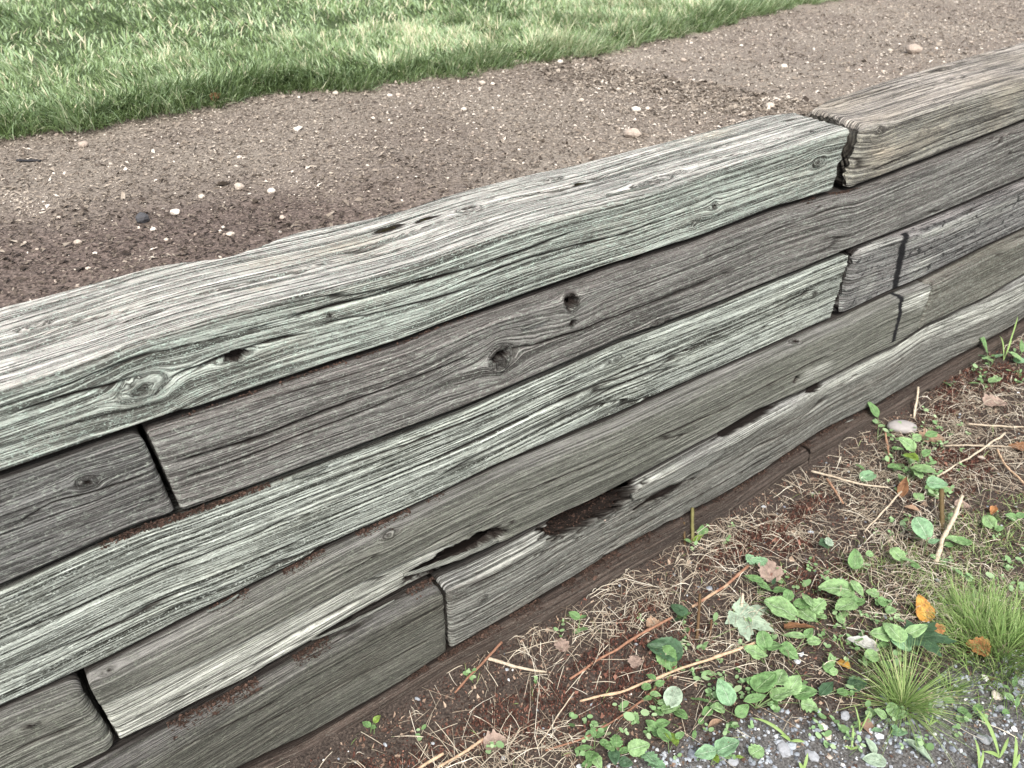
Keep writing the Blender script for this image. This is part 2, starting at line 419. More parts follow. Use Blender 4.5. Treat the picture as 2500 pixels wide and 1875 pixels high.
    for side in (0, 1):
        ring0 = P2[0 if side == 0 else -1]; c0 = ring0.mean(0); base = 0 if side == 0 else (nx-1)*m
        prev = np.arange(m)+base
        for kf in (.9, .75, .55, .3):
            rr = c0+(ring0-c0)*kf; s_ = -1 if side == 0 else 1
            rr[:, 0] += s_*.0015*vnoise(rr[:, 1]*160, rr[:, 2]*160, seed+3)
            cur = off+np.arange(m)
            allV.append(rr); d0 = np.linalg.norm((rr-c0)[:, 1:], axis=1)
            gA.append(np.stack([rr[:, 0]*0+rr[:, 1]*.3, d0*.7, rr[:, 0]*0+seed*1.7+3], -1)); fA.append(np.stack([rr[:, 1], rr[:, 2], rr[:, 0]*0], -1))
            dA.append(np.full(m, .75)+.2*vnoise(rr[:, 1]*80, rr[:, 2]*80, 5)); tA.append(np.zeros(m))  # damp end grain, darkened further to paint in the joint shade
            a, b = prev, np.roll(prev, -1); c_, d_ = np.roll(cur, -1), cur
            q = np.stack([a, b, c_, d_], -1)
            if side == 0: q = q[:, ::-1]
            q = q[:, ::-1]
            Q.append(q); prev = cur; off += m
        allV.append(c0[None]); gA.append(np.array([[0, 0, seed*1.7+3.]])); fA.append(np.array([[c0[1], c0[2], 0.]])); dA.append([.3]); tA.append([0])
        t_ = np.stack([prev, np.roll(prev, -1), np.full(m, off)], -1)
        if side == 1: t_ = t_[:, ::-1]
        t_ = t_[:, ::-1] if False else t_
        T.append(t_); off += 1
    V = np.concatenate(allV)
    org = np.array([x0, float(yf[0]), float(zb[0])])
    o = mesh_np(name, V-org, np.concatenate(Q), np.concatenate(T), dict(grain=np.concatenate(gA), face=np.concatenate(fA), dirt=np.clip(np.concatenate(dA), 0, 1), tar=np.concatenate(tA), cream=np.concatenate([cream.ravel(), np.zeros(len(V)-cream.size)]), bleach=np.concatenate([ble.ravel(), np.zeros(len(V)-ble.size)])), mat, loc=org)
    return tag(o, label, 'timber', 'timbers of the retaining wall')

def xat(row, a, b): return front_uv(ROWS[row], a, b)[0]

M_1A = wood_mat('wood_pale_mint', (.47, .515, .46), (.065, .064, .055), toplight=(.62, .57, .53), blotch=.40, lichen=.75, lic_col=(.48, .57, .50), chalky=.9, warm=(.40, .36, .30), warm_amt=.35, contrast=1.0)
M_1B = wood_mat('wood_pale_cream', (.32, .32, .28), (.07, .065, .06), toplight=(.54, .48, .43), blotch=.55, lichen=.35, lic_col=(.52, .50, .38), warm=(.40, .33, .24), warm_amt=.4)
M_2A = wood_mat('wood_grey', (.20, .20, .19), (.045, .043, .040), blotch=.25, lichen=.45, lic_col=(.40, .44, .38), warm=(.13, .105, .10), warm_amt=.5, contrast=.9)
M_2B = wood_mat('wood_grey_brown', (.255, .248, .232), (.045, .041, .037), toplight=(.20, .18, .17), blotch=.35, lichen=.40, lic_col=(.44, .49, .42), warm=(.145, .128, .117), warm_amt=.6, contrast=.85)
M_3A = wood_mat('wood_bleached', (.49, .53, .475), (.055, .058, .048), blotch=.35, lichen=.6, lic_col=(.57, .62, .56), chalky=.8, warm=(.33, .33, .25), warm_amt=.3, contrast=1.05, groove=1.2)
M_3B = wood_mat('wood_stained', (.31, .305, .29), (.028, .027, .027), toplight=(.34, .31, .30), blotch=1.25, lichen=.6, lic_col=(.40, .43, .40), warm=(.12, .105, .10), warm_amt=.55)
M_4 = wood_mat('wood_olive', (.205, .205, .18), (.045, .045, .037), toplight=(.25, .24, .23), blotch=.2, lichen=.25, lic_col=(.30, .33, .26), warm=(.12, .12, .095), warm_amt=.4, contrast=.8, groove=.9)
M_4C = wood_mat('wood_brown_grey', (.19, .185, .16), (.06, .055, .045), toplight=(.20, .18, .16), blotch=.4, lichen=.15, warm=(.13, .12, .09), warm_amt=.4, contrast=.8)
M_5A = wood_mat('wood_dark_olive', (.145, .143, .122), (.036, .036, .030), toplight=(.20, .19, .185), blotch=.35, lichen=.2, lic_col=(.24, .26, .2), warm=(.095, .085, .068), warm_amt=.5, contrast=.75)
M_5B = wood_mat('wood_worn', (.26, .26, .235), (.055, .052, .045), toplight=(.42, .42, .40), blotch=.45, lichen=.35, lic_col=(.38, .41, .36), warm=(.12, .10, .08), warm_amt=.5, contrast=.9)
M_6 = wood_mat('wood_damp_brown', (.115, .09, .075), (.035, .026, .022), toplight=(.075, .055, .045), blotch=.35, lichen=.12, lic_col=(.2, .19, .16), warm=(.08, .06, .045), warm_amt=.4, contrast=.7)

xR = 6.6; xL = -.55
j1 = xat(0, 2056, 400)
timber('wall_timber', 0, xL, j1-.004, M_1A, 'long pale grey-green timber on top of the wall, left of the top joint', 1, rad=.013,
       ends=(0, (.12, .10)), end_r=(.01, .016),
       knots=[(362,943,.030,1.4,.0,.0),(579,871,.012,2.4,.008,.016),(1744,502,.012,1.0,.004,.008),(1694,547,.008,1.6,.0,.0),(1351,438,.012,3.2,.003,.004),(1143,511,.013,3.0,.005,.006),(1997,398,.016,1.6,.0,.0),(805,772,.005,1.2,.0025,.008),(1600,440,.02,4,.0,.0),(90,795,.010,3,.0,0)],
       cracks=[([(400,930),(455,905),(497,889),(556,867),(600,850),(680,829),(760,812)],.0028,.010),
               ([(687,781),(850,740),(1000,697),(1157,655),(1300,606),(1420,560)],.0026,.009),
               ([(0,1018),(140,975),(253,948),(353,912)],.0022,.007),
               ([(1100,700),(1247,646),(1405,601),(1530,570),(1620,535)],.0020,.007),
               ([(1238,496),(1338,470),(1396,452),(1432,444)],.0035,.012),
               ([(750,800),(1000,745),(1200,690)],.0016,.005),
               ([(0,870),(200,815),(360,770),(520,722)],.0018,.005),
               ([(120,800),(360,745),(560,700),(760,650)],.0016,.005),
               ([(640,690),(800,640),(1000,600)],.0014,.004),
               ([(1500,440),(1700,395),(1900,355)],.0018,.006),
               ([(1650,380),(1800,350),(1950,330)],.0016,.005)],
       creams=[(850,600,.10,.045),(650,640,.06,.03),(1740,330,.08,.03),(640,700,.03,.015)],  # cream patches; dappled light on the beam is put into this colour
       pits=[(953,558,.030,.008,.004,0),(1039,536,.022,.005,.004,0),(1415,450,.018,.006,.006,0),(1983,322,.006,.004,.01,0),(579,868,.018,.006,.010,0)], dv=.0024)
timber('wall_timber', 0, j1+.072, xR, M_1B, 'weathered pinkish-grey timber on top of the wall, right of the top joint', 2, creams=[(2150,370,.09,.05),(2000,262,.10,.06)], rad=.030, ends=((.13, .14), 0), end_r=(.018, .01),
       knots=[(2150,315,.016,1.5,0,0),(2300,170,.014,3,0,0)], cracks=[([(2010,262),(2080,240),(2200,205)],.003,.008),([(2230,190),(2350,150),(2480,110)],.003,.008),([(2120,420),(2300,340),(2480,270)],.002,.006)], dx=.010, dv=.0034)
j2 = xat(1, 392, 1150)
timber('wall_timber', 1, xL, j2-.003, M_2A, 'short grey timber end in second course at the left, lichen flecks round a knot', 3, rad=.016, ends=(0, (-.08, 0)), end_r=(.01, .012),
       knots=[(212,1179,.014,1.3,.004,.004)], cracks=[([(0,1300),(120,1230),(250,1195),(390,1150)],.0016,.005)])
timber('wall_timber', 1, j2+.008, xR, M_2B, 'long brown-grey timber of second course with two knot holes', 4, rad=.015, ends=((-.08, 0), 0), end_r=(.009, .01),
       knots=[(1396,731,.024,1.15,.019,.060),(1222,872,.034,1.5,.0,.0),(1220,868,.014,1.4,.013,.06),(1401,790,.009,1.3,.005,.012),(2340,372,.006,1.2,.003,.005),(1610,790,.012,2.5,0,0)],
       cracks=[([(407,1138),(540,1100),(678,1055),(850,985),(1000,930),(1157,868)],.0026,.009),([(420,1180),(620,1110),(800,1040),(1000,960)],.0016,.006),([(1270,853),(1428,805),(1600,735),(1800,655)],.002,.006),([(600,985),(800,930),(1000,866)],.0016,.005),([(2300,372),(2360,352),(2500,320)],.003,.010),([(1700,640),(1900,560),(2050,505)],.0018,.005)], dx=.007)
j3 = xat(2, 2054, 700)
timber('wall_timber', 2, xL, j3-.003, M_3A, 'long bleached straight-grained timber of third course, sawn square at its right end', 5, rad=.014, ends=(0, (.10, 0)), end_r=(.01, .008),
       knots=[(1988,718,.008,1.4,.0,.0),(1500,880,.010,3,0,0)],
       cracks=[([(0,1560),(200,1480),(450,1375),(700,1270)],.002,.007),([(300,1510),(600,1380),(900,1240)],.0018,.006),([(700,1190),(1000,1085),(1300,960)],.002,.006),([(1300,1010),(1600,880),(2000,700)],.002,.006),([(0,1640),(300,1520),(500,1420)],.0018,.005),([(1200,1060),(1500,930),(1740,830)],.0016,.005),([(900,1150),(1200,1020),(1450,915)],.0014,.005)],
       pits=[(1771,727,.022,.006,.012,0),(330,1300,.03,.004,.004,0)], rough=1.5)
timber('wall_timber', 2, j3+.042, xR, M_3B, 'short-faced dark mottled timber of third course beyond the wide gap, crossed by a tar streak', 6, rad=.026, ends=((.14, 0), 0), end_r=(.022, .01),
       tars=[([(2212,572),(2203,600),(2197,645),(2190,680),(2184,708)],.022)], bleach=[(2150,595,.12,.03,.6),(2300,560,.3,.02,.7),(2250,650,.08,.05,.6),(2420,520,.3,.03,.5),(2120,690,.05,.05,.4)], dx=.008, dv=.003)
j4 = xat(3, 236, 1720); j4b = xat(3, 2262, 750)
timber('wall_timber', 3, xL, j4-.004, M_4, 'short olive timber end at the bottom left corner with rounded nose', 7, rad=.026, ends=(0, (-.09, 0)), end_r=(.01, .020), cracks=[([(0,1850),(120,1800),(240,1745)],.002,.006)], knots=[(80,1770,.008,1.5,.003,.005)])
timber('wall_timber', 3, j4+.006, j4b-.003, M_4, 'smooth olive-grey timber of fourth course with a black rotted slot in its lower edge', 8, rad=.016, ends=((-.05, 0), (.10, 0)), end_r=(.009, .008),
       knots=[(953,1306,.012,1.6,.0,.0),(1940,832,.016,1.5,.007,.014),(271,1636,.010,1.2,.003,.005)],
       cracks=[([(253,1718),(452,1640),(610,1562),(859,1440),(1040,1352)],.0028,.011),([(1157,1250),(1330,1180),(1518,1108),(1771,998),(2065,845)],.002,.006),([(600,1620),(760,1535),(930,1450)],.002,.008),([(300,1770),(560,1660),(800,1540)],.0016,.005)],
       pits=[(1146,1337,.078,.0200,.13,-.05),(1055,1385,.052,.012,.13,-.08),(1945,925,.010,.010,.015,0)],
       tars=[([(2180,716),(2200,742),(2198,765),(2188,800),(2182,832)],.013)], bleach=[(2235,735,.10,.05,1.0),(1990,910,.10,.03,.7)],
       strip=([(253,1718),(452,1640),(610,1562),(859,1440),(1040,1352),(1100,1330),(1230,1300)],(1230,1300)), rough=.85)
timber('wall_timber', 3, j4b+.004, xR, M_4C, 'brown-grey timber of fourth course at far right, past the tar-streaked joint', 9, rad=.018, ends=((.10, 0), 0), end_r=(.010, .01), dx=.010, dv=.0034)
j5 = xat(4, 1094, 1530)
timber('wall_timber', 4, xL, j5-.004, M_5A, 'dark olive timber of fifth course at lower left, dirt lying on its ledge', 10, rad=.026, ends=(0, (.02, .0)), end_r=(.01, .012), top_fine=.10,
       cracks=[([(600,1790),(800,1690),(1000,1590),(1080,1545)],.0018,.006),([(400,1850),(560,1770),(700,1700)],.002,.006)], rough=.9, und=.004)
timber('wall_timber', 4, j5+.006, xR, M_5B, 'rotted pale timber of fifth course with hollowed top and broken stub', 11, bleach=[(1620,1150,.12,.04,.8),(1300,1330,.22,.05,.6),(2180,862,.7,.035,1.0),(2400,760,.6,.06,1.0),(2030,935,.3,.02,.8),(1850,1040,.25,.02,.5)], rad=.024, ends=((.02, 0), 0), end_r=(.012, .01), top_fine=.11, pit_dir=(0, .75, -.65),
       knots=[(1180,1462,.012,1.3,.003,.005)],
       cracks=[([(1103,1530),(1250,1440),(1400,1370),(1600,1270)],.002,.007),([(1130,1440),(1300,1360),(1450,1300)],.0024,.009),([(1500,1320),(1700,1215),(1900,1105)],.002,.007),([(1800,1120),(2000,1010),(2200,900)],.002,.007),([(1560,1235),(1640,1190),(1720,1160)],.003,.010)],
       pits=[(1442,1240,.122,.036,.080,0.02),(1366,1262,.026,.008,.12,0),(1524,1182,.026,.012,.12,0),(1600,1212,.06,.006,.03,-.03),(1640,1195,.05,.006,.02,0),(1822,1025,.110,.012,.022,0),(1988,945,.03,.012,.02,0),(1735,1240,.012,.004,.015,0)], rough=1.3, und=.006)
timber('wall_timber', 5, xL, xat(5, 1981, 1115)-.002, M_6, 'damp brown timber at the foot of the wall, half buried in litter', 12, rad=.026, end_r=(.01, .014), top_fine=.09, rough=.9, und=.005, dx=.008, dv=.003)
timber('wall_timber', 5, xat(5, 1981, 1115)+.003, xR, M_6, 'thin brown timber at the foot of the wall towards the right edge', 13, rad=.020, end_r=(.006, .01), top_fine=.06, dx=.010, dv=.0034)
#@@PART2
# ---------------------------------------------------------------- ground behind the wall
yf6, yf1 = ROWS[5]['yf'], ROWS[0]['yf']
def z_soil(x, y):
    x = np.asarray(x, float); y = np.asarray(y, float)
    xe = np.clip(x, -.6, 5)
    near = zt1(xe) - .022
    t = sstep(.3, 1.3, y)
    base = near*(1-t) + (-.03)*t
    return base + .006*fbm(x*3, y*3, 3, 5)*sstep(.3, .6, y) + .003*fbm(x*12, y*12, 3, 6) + .0025*fbm(x*55, y*55, 2, 8)
LE = [(0,330),(150,318),(340,285),(470,262),(560,240),(700,212),(830,214),(1000,190),(1130,172),(1400,128),(1560,100),(1750,55),(1930,8)]
_le = np.array([onz(a, b, -.02)[:2] for a, b in LE]); _le = _le[np.argsort(_le[:, 0])]
def y_edge(x): return np.interp(x, _le[:, 0], _le[:, 1]) + .06*fbm(np.asarray(x)*6, np.asarray(x)*0, 2, 77)+.07*fbm(np.asarray(x)*22, np.asarray(x)*0, 3, 78)

s = N('soil_mulch')
co = s.n('ShaderNodeTexCoord').outputs['Object']
n1 = s.noise(co, 14, 5, .65); n2 = s.noise(co, 120, 4, .6); n3 = s.noise(co, 1.6, 3, .5)
cA = s.ramp(n2, [(.30, (.10, .083, .068)), (.5, (.21, .180, .147)), (.72, (.34, .30, .25))])
cB = s.ramp(n2, [(.30, (.04, .029, .025)), (.5, (.11, .083, .07)), (.75, (.24, .19, .16))])
s.color(s.mix(s.math('ADD', s.math('MULTIPLY', s.rng(s.math('ADD', n3, s.math('MULTIPLY', n1, .35)), .45, .95), .5), s.attr('damp'), True), cA, cB))
s.normal(s.bump(n2, 1, .006, s.bump(n1, .7, .02))); M_SOIL = s.m

gx = np.concatenate([np.arange(-1.6, 4.2, .014), 4.2*1.03**np.arange(1, 45)]); gy = np.linspace(0, 1, 120)
XX, TT = np.meshgrid(gx, gy, indexing='ij')
y0 = np.interp(gx, np.linspace(-.6, 7, 300), ROWS[0]['yb'](np.linspace(-.6, 7, 300)))[:, None]-.02
YY = y0 + (2.6-y0)*TT; ZZ = z_soil(XX, YY)
damp_f = lambda x, y: np.clip(sstep(1.25, .35, y+.22*fbm(x*3, y*3, 3, 91))*sstep(1.6, .3, x+.5*fbm(x*2, y*2+4, 2, 92)), 0, 1)
DMP = damp_f(XX, YY)
ZZ[:, 0] = -1.25                                    # the cut bank behind the timbers
o = mesh_np('soil', np.stack([XX, YY, ZZ], -1).reshape(-1, 3), grid_quads(*XX.shape), None, dict(damp=DMP.ravel()), M_SOIL); tag(o, kind='structure')

s = N('turf_floor')
co = s.n('ShaderNodeTexCoord').outputs['Object']; n2 = s.noise(co, 60, 4, .6)
s.color(s.ramp(n2, [(.3, (.02, .03, .012)), (.6, (.06, .09, .03)), (.8, (.14, .15, .06))])); s.normal(s.bump(n2, 1, .02)); M_TURF = s.m
gx = np.concatenate([np.arange(-2, 5, .05), 5*1.06**np.arange(1, 50)]); gy = np.concatenate([np.linspace(0, .3, 12), .3*1.12**np.arange(1, 50)])
XX, TT = np.meshgrid(gx, gy, indexing='ij'); YE = y_edge(np.clip(XX, -2, 12)); YY = YE+TT
ZL = lambda x, y, e: -.03 + .035*sstep(0, .06, y-e) + .02*fbm(x*1.3, y*1.3, 2, 21)
ZZ = ZL(XX, YY, YE); ZZ[:, 0] -= .05
o = mesh_np('lawn', np.stack([XX, YY, ZZ], -1).reshape(-1, 3), grid_quads(*XX.shape), mat=M_TURF); tag(o, kind='structure')

# ---------------------------------------------------------------- scatter helpers
def in_view(P, mx=.25, my=.25):
    a, b, w = proj(P)
    return (w > .1) & (a > -2500*mx) & (a < 2500*(1+mx)) & (b > -1875*my) & (b < 1875*(1+my))
def blades(P, L, W, az, lean, droop, seg=3, tint=None):
    """ribbon blades: P roots, L lengths, W widths, az heading of lean, lean start angle from vertical, droop extra bend"""
    n = len(P); t = np.linspace(0, 1, seg+1)
    ang = lean[:, None] + droop[:, None]*t[None]
    dz = np.cos(ang); dh = np.sin(ang)
    z = np.concatenate([np.zeros((n, 1)), np.cumsum((dz[:, 1:]+dz[:, :-1])/2, 1)/seg], 1)*L[:, None]
    h = np.concatenate([np.zeros((n, 1)), np.cumsum((dh[:, 1:]+dh[:, :-1])/2, 1)/seg], 1)*L[:, None]
    C = P[:, None, :] + np.stack([h*np.cos(az)[:, None], h*np.sin(az)[:, None], z], -1)
    sa = az + np.pi/2 + rng.normal(0, .7, n); S = np.stack([np.cos(sa), np.sin(sa), 0*sa], -1)
    w = W[:, None]*np.array([.75, 1, .8, .5, .3])[:seg+1][None]*.5 if seg <= 4 else W[:, None]*np.interp(t, [0, .4, 1], [.7, 1, .1])[None]*.5
    A = C[:, :-1]-S[:, None]*w[:, :-1, None]; B = C[:, :-1]+S[:, None]*w[:, :-1, None]
    V = np.concatenate([np.stack([A, B], 2).reshape(n, -1, 3), C[:, -1:]], 1)  # 2*seg + 1
    m = 2*seg+1; off = (np.arange(n)*m)[:, None]
    q = np.concatenate([[[2*i, 2*i+1, 2*i+3, 2*i+2]] for i in range(seg-1)])
    Q = (off[:, :, None]+q[None]).reshape(-1, 4)
    T = np.concatenate([off+2*seg-2, off+2*seg-1, off+2*seg], 1)
    tt = np.concatenate([np.repeat(t[:-1], 2), [1]])
    tint = rng.random(n) if tint is None else tint
    return V.reshape(-1, 3), Q, T, dict(tint=np.repeat(tint, m), along=np.tile(tt, n))
def leaf_bsdf(s, color, trans=.3):
    """diffuse sheet that lets some light through"""
    s.color(color); tr = s.n('ShaderNodeBsdfTranslucent'); s.l(color, tr.inputs[0]) if not isinstance(color, tuple) else None
    mx = s.n('ShaderNodeMixShader'); mx.inputs[0].default_value = trans
    s.l(s.b.outputs[0], mx.inputs[1]); s.l(tr.outputs[0], mx.inputs[2]); s.l(mx.outputs[0], s.out.inputs[0])
def grass_mat(name, stops, rough=.55, spec=.4):
    s = N(name); t = s.attr('tint'); c = s.ramp(t, stops)
    leaf_bsdf(s, c, .3); s.b.inputs['Roughness'].default_value = rough; s.b.inputs['Specular IOR Level'].default_value = spec
    return s.m
M_LAWN = grass_mat('lawn_grass', [(0, (.055, .085, .030)), (.25, (.12, .18, .065)), (.5, (.22, .31, .125)), (.75, (.34, .46, .27)), (.9, (.50, .58, .38)), (1, (.66, .61, .42))])
# lawn: denser and longer at its edge
def sample_lawn(n, y1, y2, xr):
    x = rng.uniform(*xr, n); e = y_edge(x); y = e + rng.uniform(y1, y2, n); return x, y, e
parts = []
for n, a, b, L0, W0, xr, lean0 in ((24000, -.05, .12, .085, .0030, (-.8, 6.5), 1), (95000, .03, 1.0, .052, .0038, (-.8, 7.5), 0), (120000, .9, 5.5, .052, .0062, (-.5, 12), 0)):
    x, y, e = sample_lawn(n, a, b, xr); z = ZL(x, y, e)-.004
    P = np.stack([x, y, z], -1); k = in_view(P, .2, .25); P = P[k]; n = len(P)
    cl = fbm(P[:, 0]*7, P[:, 1]*7, 3, 31)                      # clumps
    L = L0*(1+1.1*cl)*rng.uniform(.6, 1.3, n)
    tint = np.clip(.48 + .42*cl + rng.normal(0, .32, n) + .35*fbm(P[:, 0]*1.4, P[:, 1]*1.4, 3, 35), 0, 1)
    if lean0: az = -np.pi/2 + rng.normal(0, .8, n) + 1.2*fbm(P[:, 0]*6, P[:, 1]*6, 2, 33); lean = rng.uniform(.1, .9, n); droop = rng.uniform(.3, 1.4, n); tint = np.clip(tint-.05, 0, 1)
    else: az = rng.uniform(0, 2*np.pi, n)*.5 + 5*fbm(P[:, 0]*5, P[:, 1]*5, 2, 37); lean = rng.uniform(.1, .9, n); droop = rng.uniform(.2, 1.3, n)
    parts.append(blades(P, L, W0*rng.uniform(.6, 1.4, n), az, lean, droop, 3, tint))
def join(parts):
    V = []; Q = []; T = []; A = {}; off = 0
    for v, q, t, a in parts:
        V.append(v); Q.append(q+off); T.append(t+off); off += len(v)
        for k_, x_ in a.items(): A.setdefault(k_, []).append(x_)
    return np.concatenate(V), np.concatenate(Q), np.concatenate(T), {k_: np.concatenate(x_) for k_, x_ in A.items()}
v, q, t, a = join(parts)
tag(mesh_np('lawn_grass', v, q, t, a, M_LAWN), 'mown green lawn grass with a shaggy edge overhanging the soil path', 'grass', kind='stuff')

def ell(a, b, L):
    r = 0
    for cx, cy, rx, ry, ang in L:
        c_, s_ = math.cos(R(ang)), math.sin(R(ang)); u = (a-cx)*c_-(b-cy)*s_; v = (a-cx)*s_+(b-cy)*c_
        r = np.maximum(r, sstep(1.25, .6, np.sqrt((u/rx)**2+(v/ry)**2)))
    return r
# ---------------------------------------------------------------- chips, stones, straw
def chips(P, L, W, tilt, tint=None, az=None):
    n = len(P); az = rng.uniform(0, 2*np.pi, n) if az is None else az
    d = np.stack([np.cos(az), np.sin(az), rng.normal(0, tilt, n)], -1); s_ = np.stack([-np.sin(az), np.cos(az), rng.normal(0, tilt*1.3, n)], -1)
    up = np.cross(d, s_); up /= np.linalg.norm(up, axis=1)[:, None]
    j = lambda lo, hi: rng.uniform(lo, hi, n)[:, None]
    a = d*(L/2)[:, None]; b = s_*(W/2)[:, None]
    V = np.stack([P-a*j(.6, 1)-b*j(.2, 1), P-a*j(.1, .5)+b*j(.6, 1)+up*(W*.25)[:, None], P+a*j(.7, 1.1)+b*j(.1, .8), P+a*j(.2, .7)-b*j(.6, 1)+up*(W*.25)[:, None]], 1).reshape(-1, 3)
    Q = np.arange(4*n).reshape(-1, 4); tint = rng.random(n) if tint is None else tint
    return V, Q, np.zeros((0, 3), int), dict(tint=np.repeat(tint, 4))
ph = (1+5**.5)/2
ICO = np.array([(-1, ph, 0), (1, ph, 0), (-1, -ph, 0), (1, -ph, 0), (0, -1, ph), (0, 1, ph), (0, -1, -ph), (0, 1, -ph), (ph, 0, -1), (ph, 0, 1), (-ph, 0, -1), (-ph, 0, 1)])/math.sqrt(1+ph*ph)
ICF = np.array([(0,11,5),(0,5,1),(0,1,7),(0,7,10),(0,10,11),(1,5,9),(5,11,4),(11,10,2),(10,7,6),(7,1,8),(3,9,4),(3,4,2),(3,2,6),(3,6,8),(3,8,9),(4,9,5),(2,4,11),(6,2,10),(8,6,7),(9,8,1)])
def ico2():
    V = [tuple(v) for v in ICO]; F_ = []; mid = {}
    def m(a, b):
        k = (min(a, b), max(a, b))
        if k not in mid:
            p = (np.array(V[a])+np.array(V[b]))/2; V.append(tuple(p/np.linalg.norm(p))); mid[k] = len(V)-1
        return mid[k]
    for a, b, c in ICF:
        ab, bc, ca = m(a, b), m(b, c), m(c, a); F_ += [(a, ab, ca), (b, bc, ab), (c, ca, bc), (ab, bc, ca)]
    return np.array(V), np.array(F_)
IC2V, IC2F = ico2()
def stones(P, S, flat=(.45, .8), tint=None, jag=.22):
    n = len(P); az = rng.uniform(0, 2*np.pi, n); sc = np.stack([S*rng.uniform(.8, 1.3, n), S*rng.uniform(.6, 1, n), S*rng.uniform(*flat, n)], -1)/2
    V = ICO[None]*(1+rng.normal(0, jag, (n, 12, 1)))*sc[:, None]
    c, s_ = np.cos(az)[:, None], np.sin(az)[:, None]
    V = np.stack([V[:, :, 0]*c-V[:, :, 1]*s_, V[:, :, 0]*s_+V[:, :, 1]*c, V[:, :, 2]], -1)+P[:, None]
    T = (np.arange(n)*12)[:, None, None]+ICF[None]; tint = rng.random(n) if tint is None else tint
    return V.reshape(-1, 3), np.zeros((0, 4), int), T.reshape(-1, 3), dict(tint=np.repeat(tint, 12))
def tint_mat(name, stops, nscale=90, amt=.5, rough=.9, bump=.0015, spec=.2):
    s = N(name); co = s.n('ShaderNodeTexCoord').outputs['Object']; nn = s.noise(co, nscale, 4, .6)
    c = s.ramp(s.attr('tint'), stops)
    c = s.mix(s.math('MULTIPLY', s.rng(nn, .35, .7), amt), c, (.55, .5, .45), 'MULTIPLY')
    s.color(c); s.normal(s.bump(nn, .8, bump)); s.b.inputs['Roughness'].default_value = rough; s.b.inputs['Specular IOR Level'].default_value = spec
    return s.m
M_CHIP = tint_mat('mulch_chips', [(0, (.030, .023, .019)), (.3, (.085, .068, .056)), (.55, (.19, .160, .131)), (.8, (.30, .260, .215)), (.95, (.42, .37, .31)), (1, (.56, .51, .45))])
n = 120000
x = rng.uniform(-.4, 1, n)**1*0 + np.concatenate([rng.uniform(-.6, 2.6, n*3//4), rng.uniform(2.0, 7.5, n-n*3//4)]); y = rng.uniform(.22, 1.85, n)
ok = y > ROWS[0]['yb'](np.clip(x, -.6, 7))-.01
P = np.stack([x, y, z_soil(x, y)+.001], -1)[ok]; P = P[in_view(P, .15, .25)]; n = len(P)
near = damp_f(P[:, 0], P[:, 1])
pale = fbm(P[:, 0]*2.3, P[:, 1]*2.3, 3, 65)
L = rng.lognormal(-4.95, .5, n)*(1+.5*(P[:, 0] > 2.2)); P[:, 2] += rng.uniform(0, .004, n)
a_, b_, _w = proj(P); shav = ell(a_, b_, [(370,628,90,18,12),(700,440,90,22,-5),(1920,235,90,8,10),(60,500,90,40,0)])*.28
t_ = np.clip(.62-.38*near + .20*pale + shav + rng.normal(0, .20, n), 0, 1)  # pale shavings, with the path's dappled light put into the chip tint
tag(mesh_np('wood_mulch', *(lambda c: (c[0], c[1], None, c[3]))(chips(P, L, L*rng.uniform(.2, .6, n), .30, t_)), M_CHIP, smooth=False), 'fine brown wood mulch and soil crumbs covering the path behind the wall', 'mulch', kind='stuff')
M_PEB = tint_mat('pale_pebble', [(0, (.26, .21, .175)), (.4, (.38, .32, .27)), (.75, (.52, .46, .39)), (1, (.72, .67, .60))], 160, .45)
n = 15000; x = rng.uniform(-.6, 8, n); y = rng.uniform(.25, 1.9, n); P = np.stack([x, y, z_soil(x, y)+.0015], -1)
keep = (y > ROWS[0]['yb'](np.clip(x, -.6, 7))+.01) & in_view(P, .15, .25) & (rng.random(n) < .25+.75*sstep(.7, 2.2, x)+.5*sstep(.25, 0, np.abs(y-y_edge(x)+.08)))
P = P[keep]; c = stones(P, rng.lognormal(-5.25, .45, len(P)))
tag(mesh_np('small_pebbles', c[0], None, c[2], c[3], M_PEB), 'small pale pebbles sprinkled through the brown soil', 'pebbles', kind='stuff')

def rock(name, P, size, mat, label, cat_='stone', group=None, flat=.55, seed=1, jag=.17, az=0, asp=.75, sink=.15):
    V = IC2V.copy(); r_ = np.random.default_rng(seed)
    Vn = V*(1+.9*jag*fbm(V[:, 0]*1.7+seed*3, V[:, 1]*1.7+V[:, 2]*1.3, 2, seed)[:, None]*2+r_.normal(0, jag*.25, (len(V), 1)))
    Vn = Vn*np.array([size, size*asp, size*flat])/2
    c, s_ = math.cos(az), math.sin(az); Vn = np.stack([Vn[:, 0]*c-Vn[:, 1]*s_, Vn[:, 0]*s_+Vn[:, 1]*c, Vn[:, 2]], -1)
    b = Vn[:, 2].min(); Vn[:, 2] -= b+size*flat*sink
    o = mesh_np(name, Vn, None, IC2F, dict(tint=np.full(len(V), r_.uniform(.3, .95))), mat, loc=P, smooth=jag < .1)
    return tag(o, label, cat_, group)
def soil_px(a, b):
    z = -.03
    for _ in range(12): p = onz(a, b, z); z = float(z_soil(p[0], p[1]))
    return p
def pxm(P): return proj(P)[2]/F          # metres per photo pixel at a point
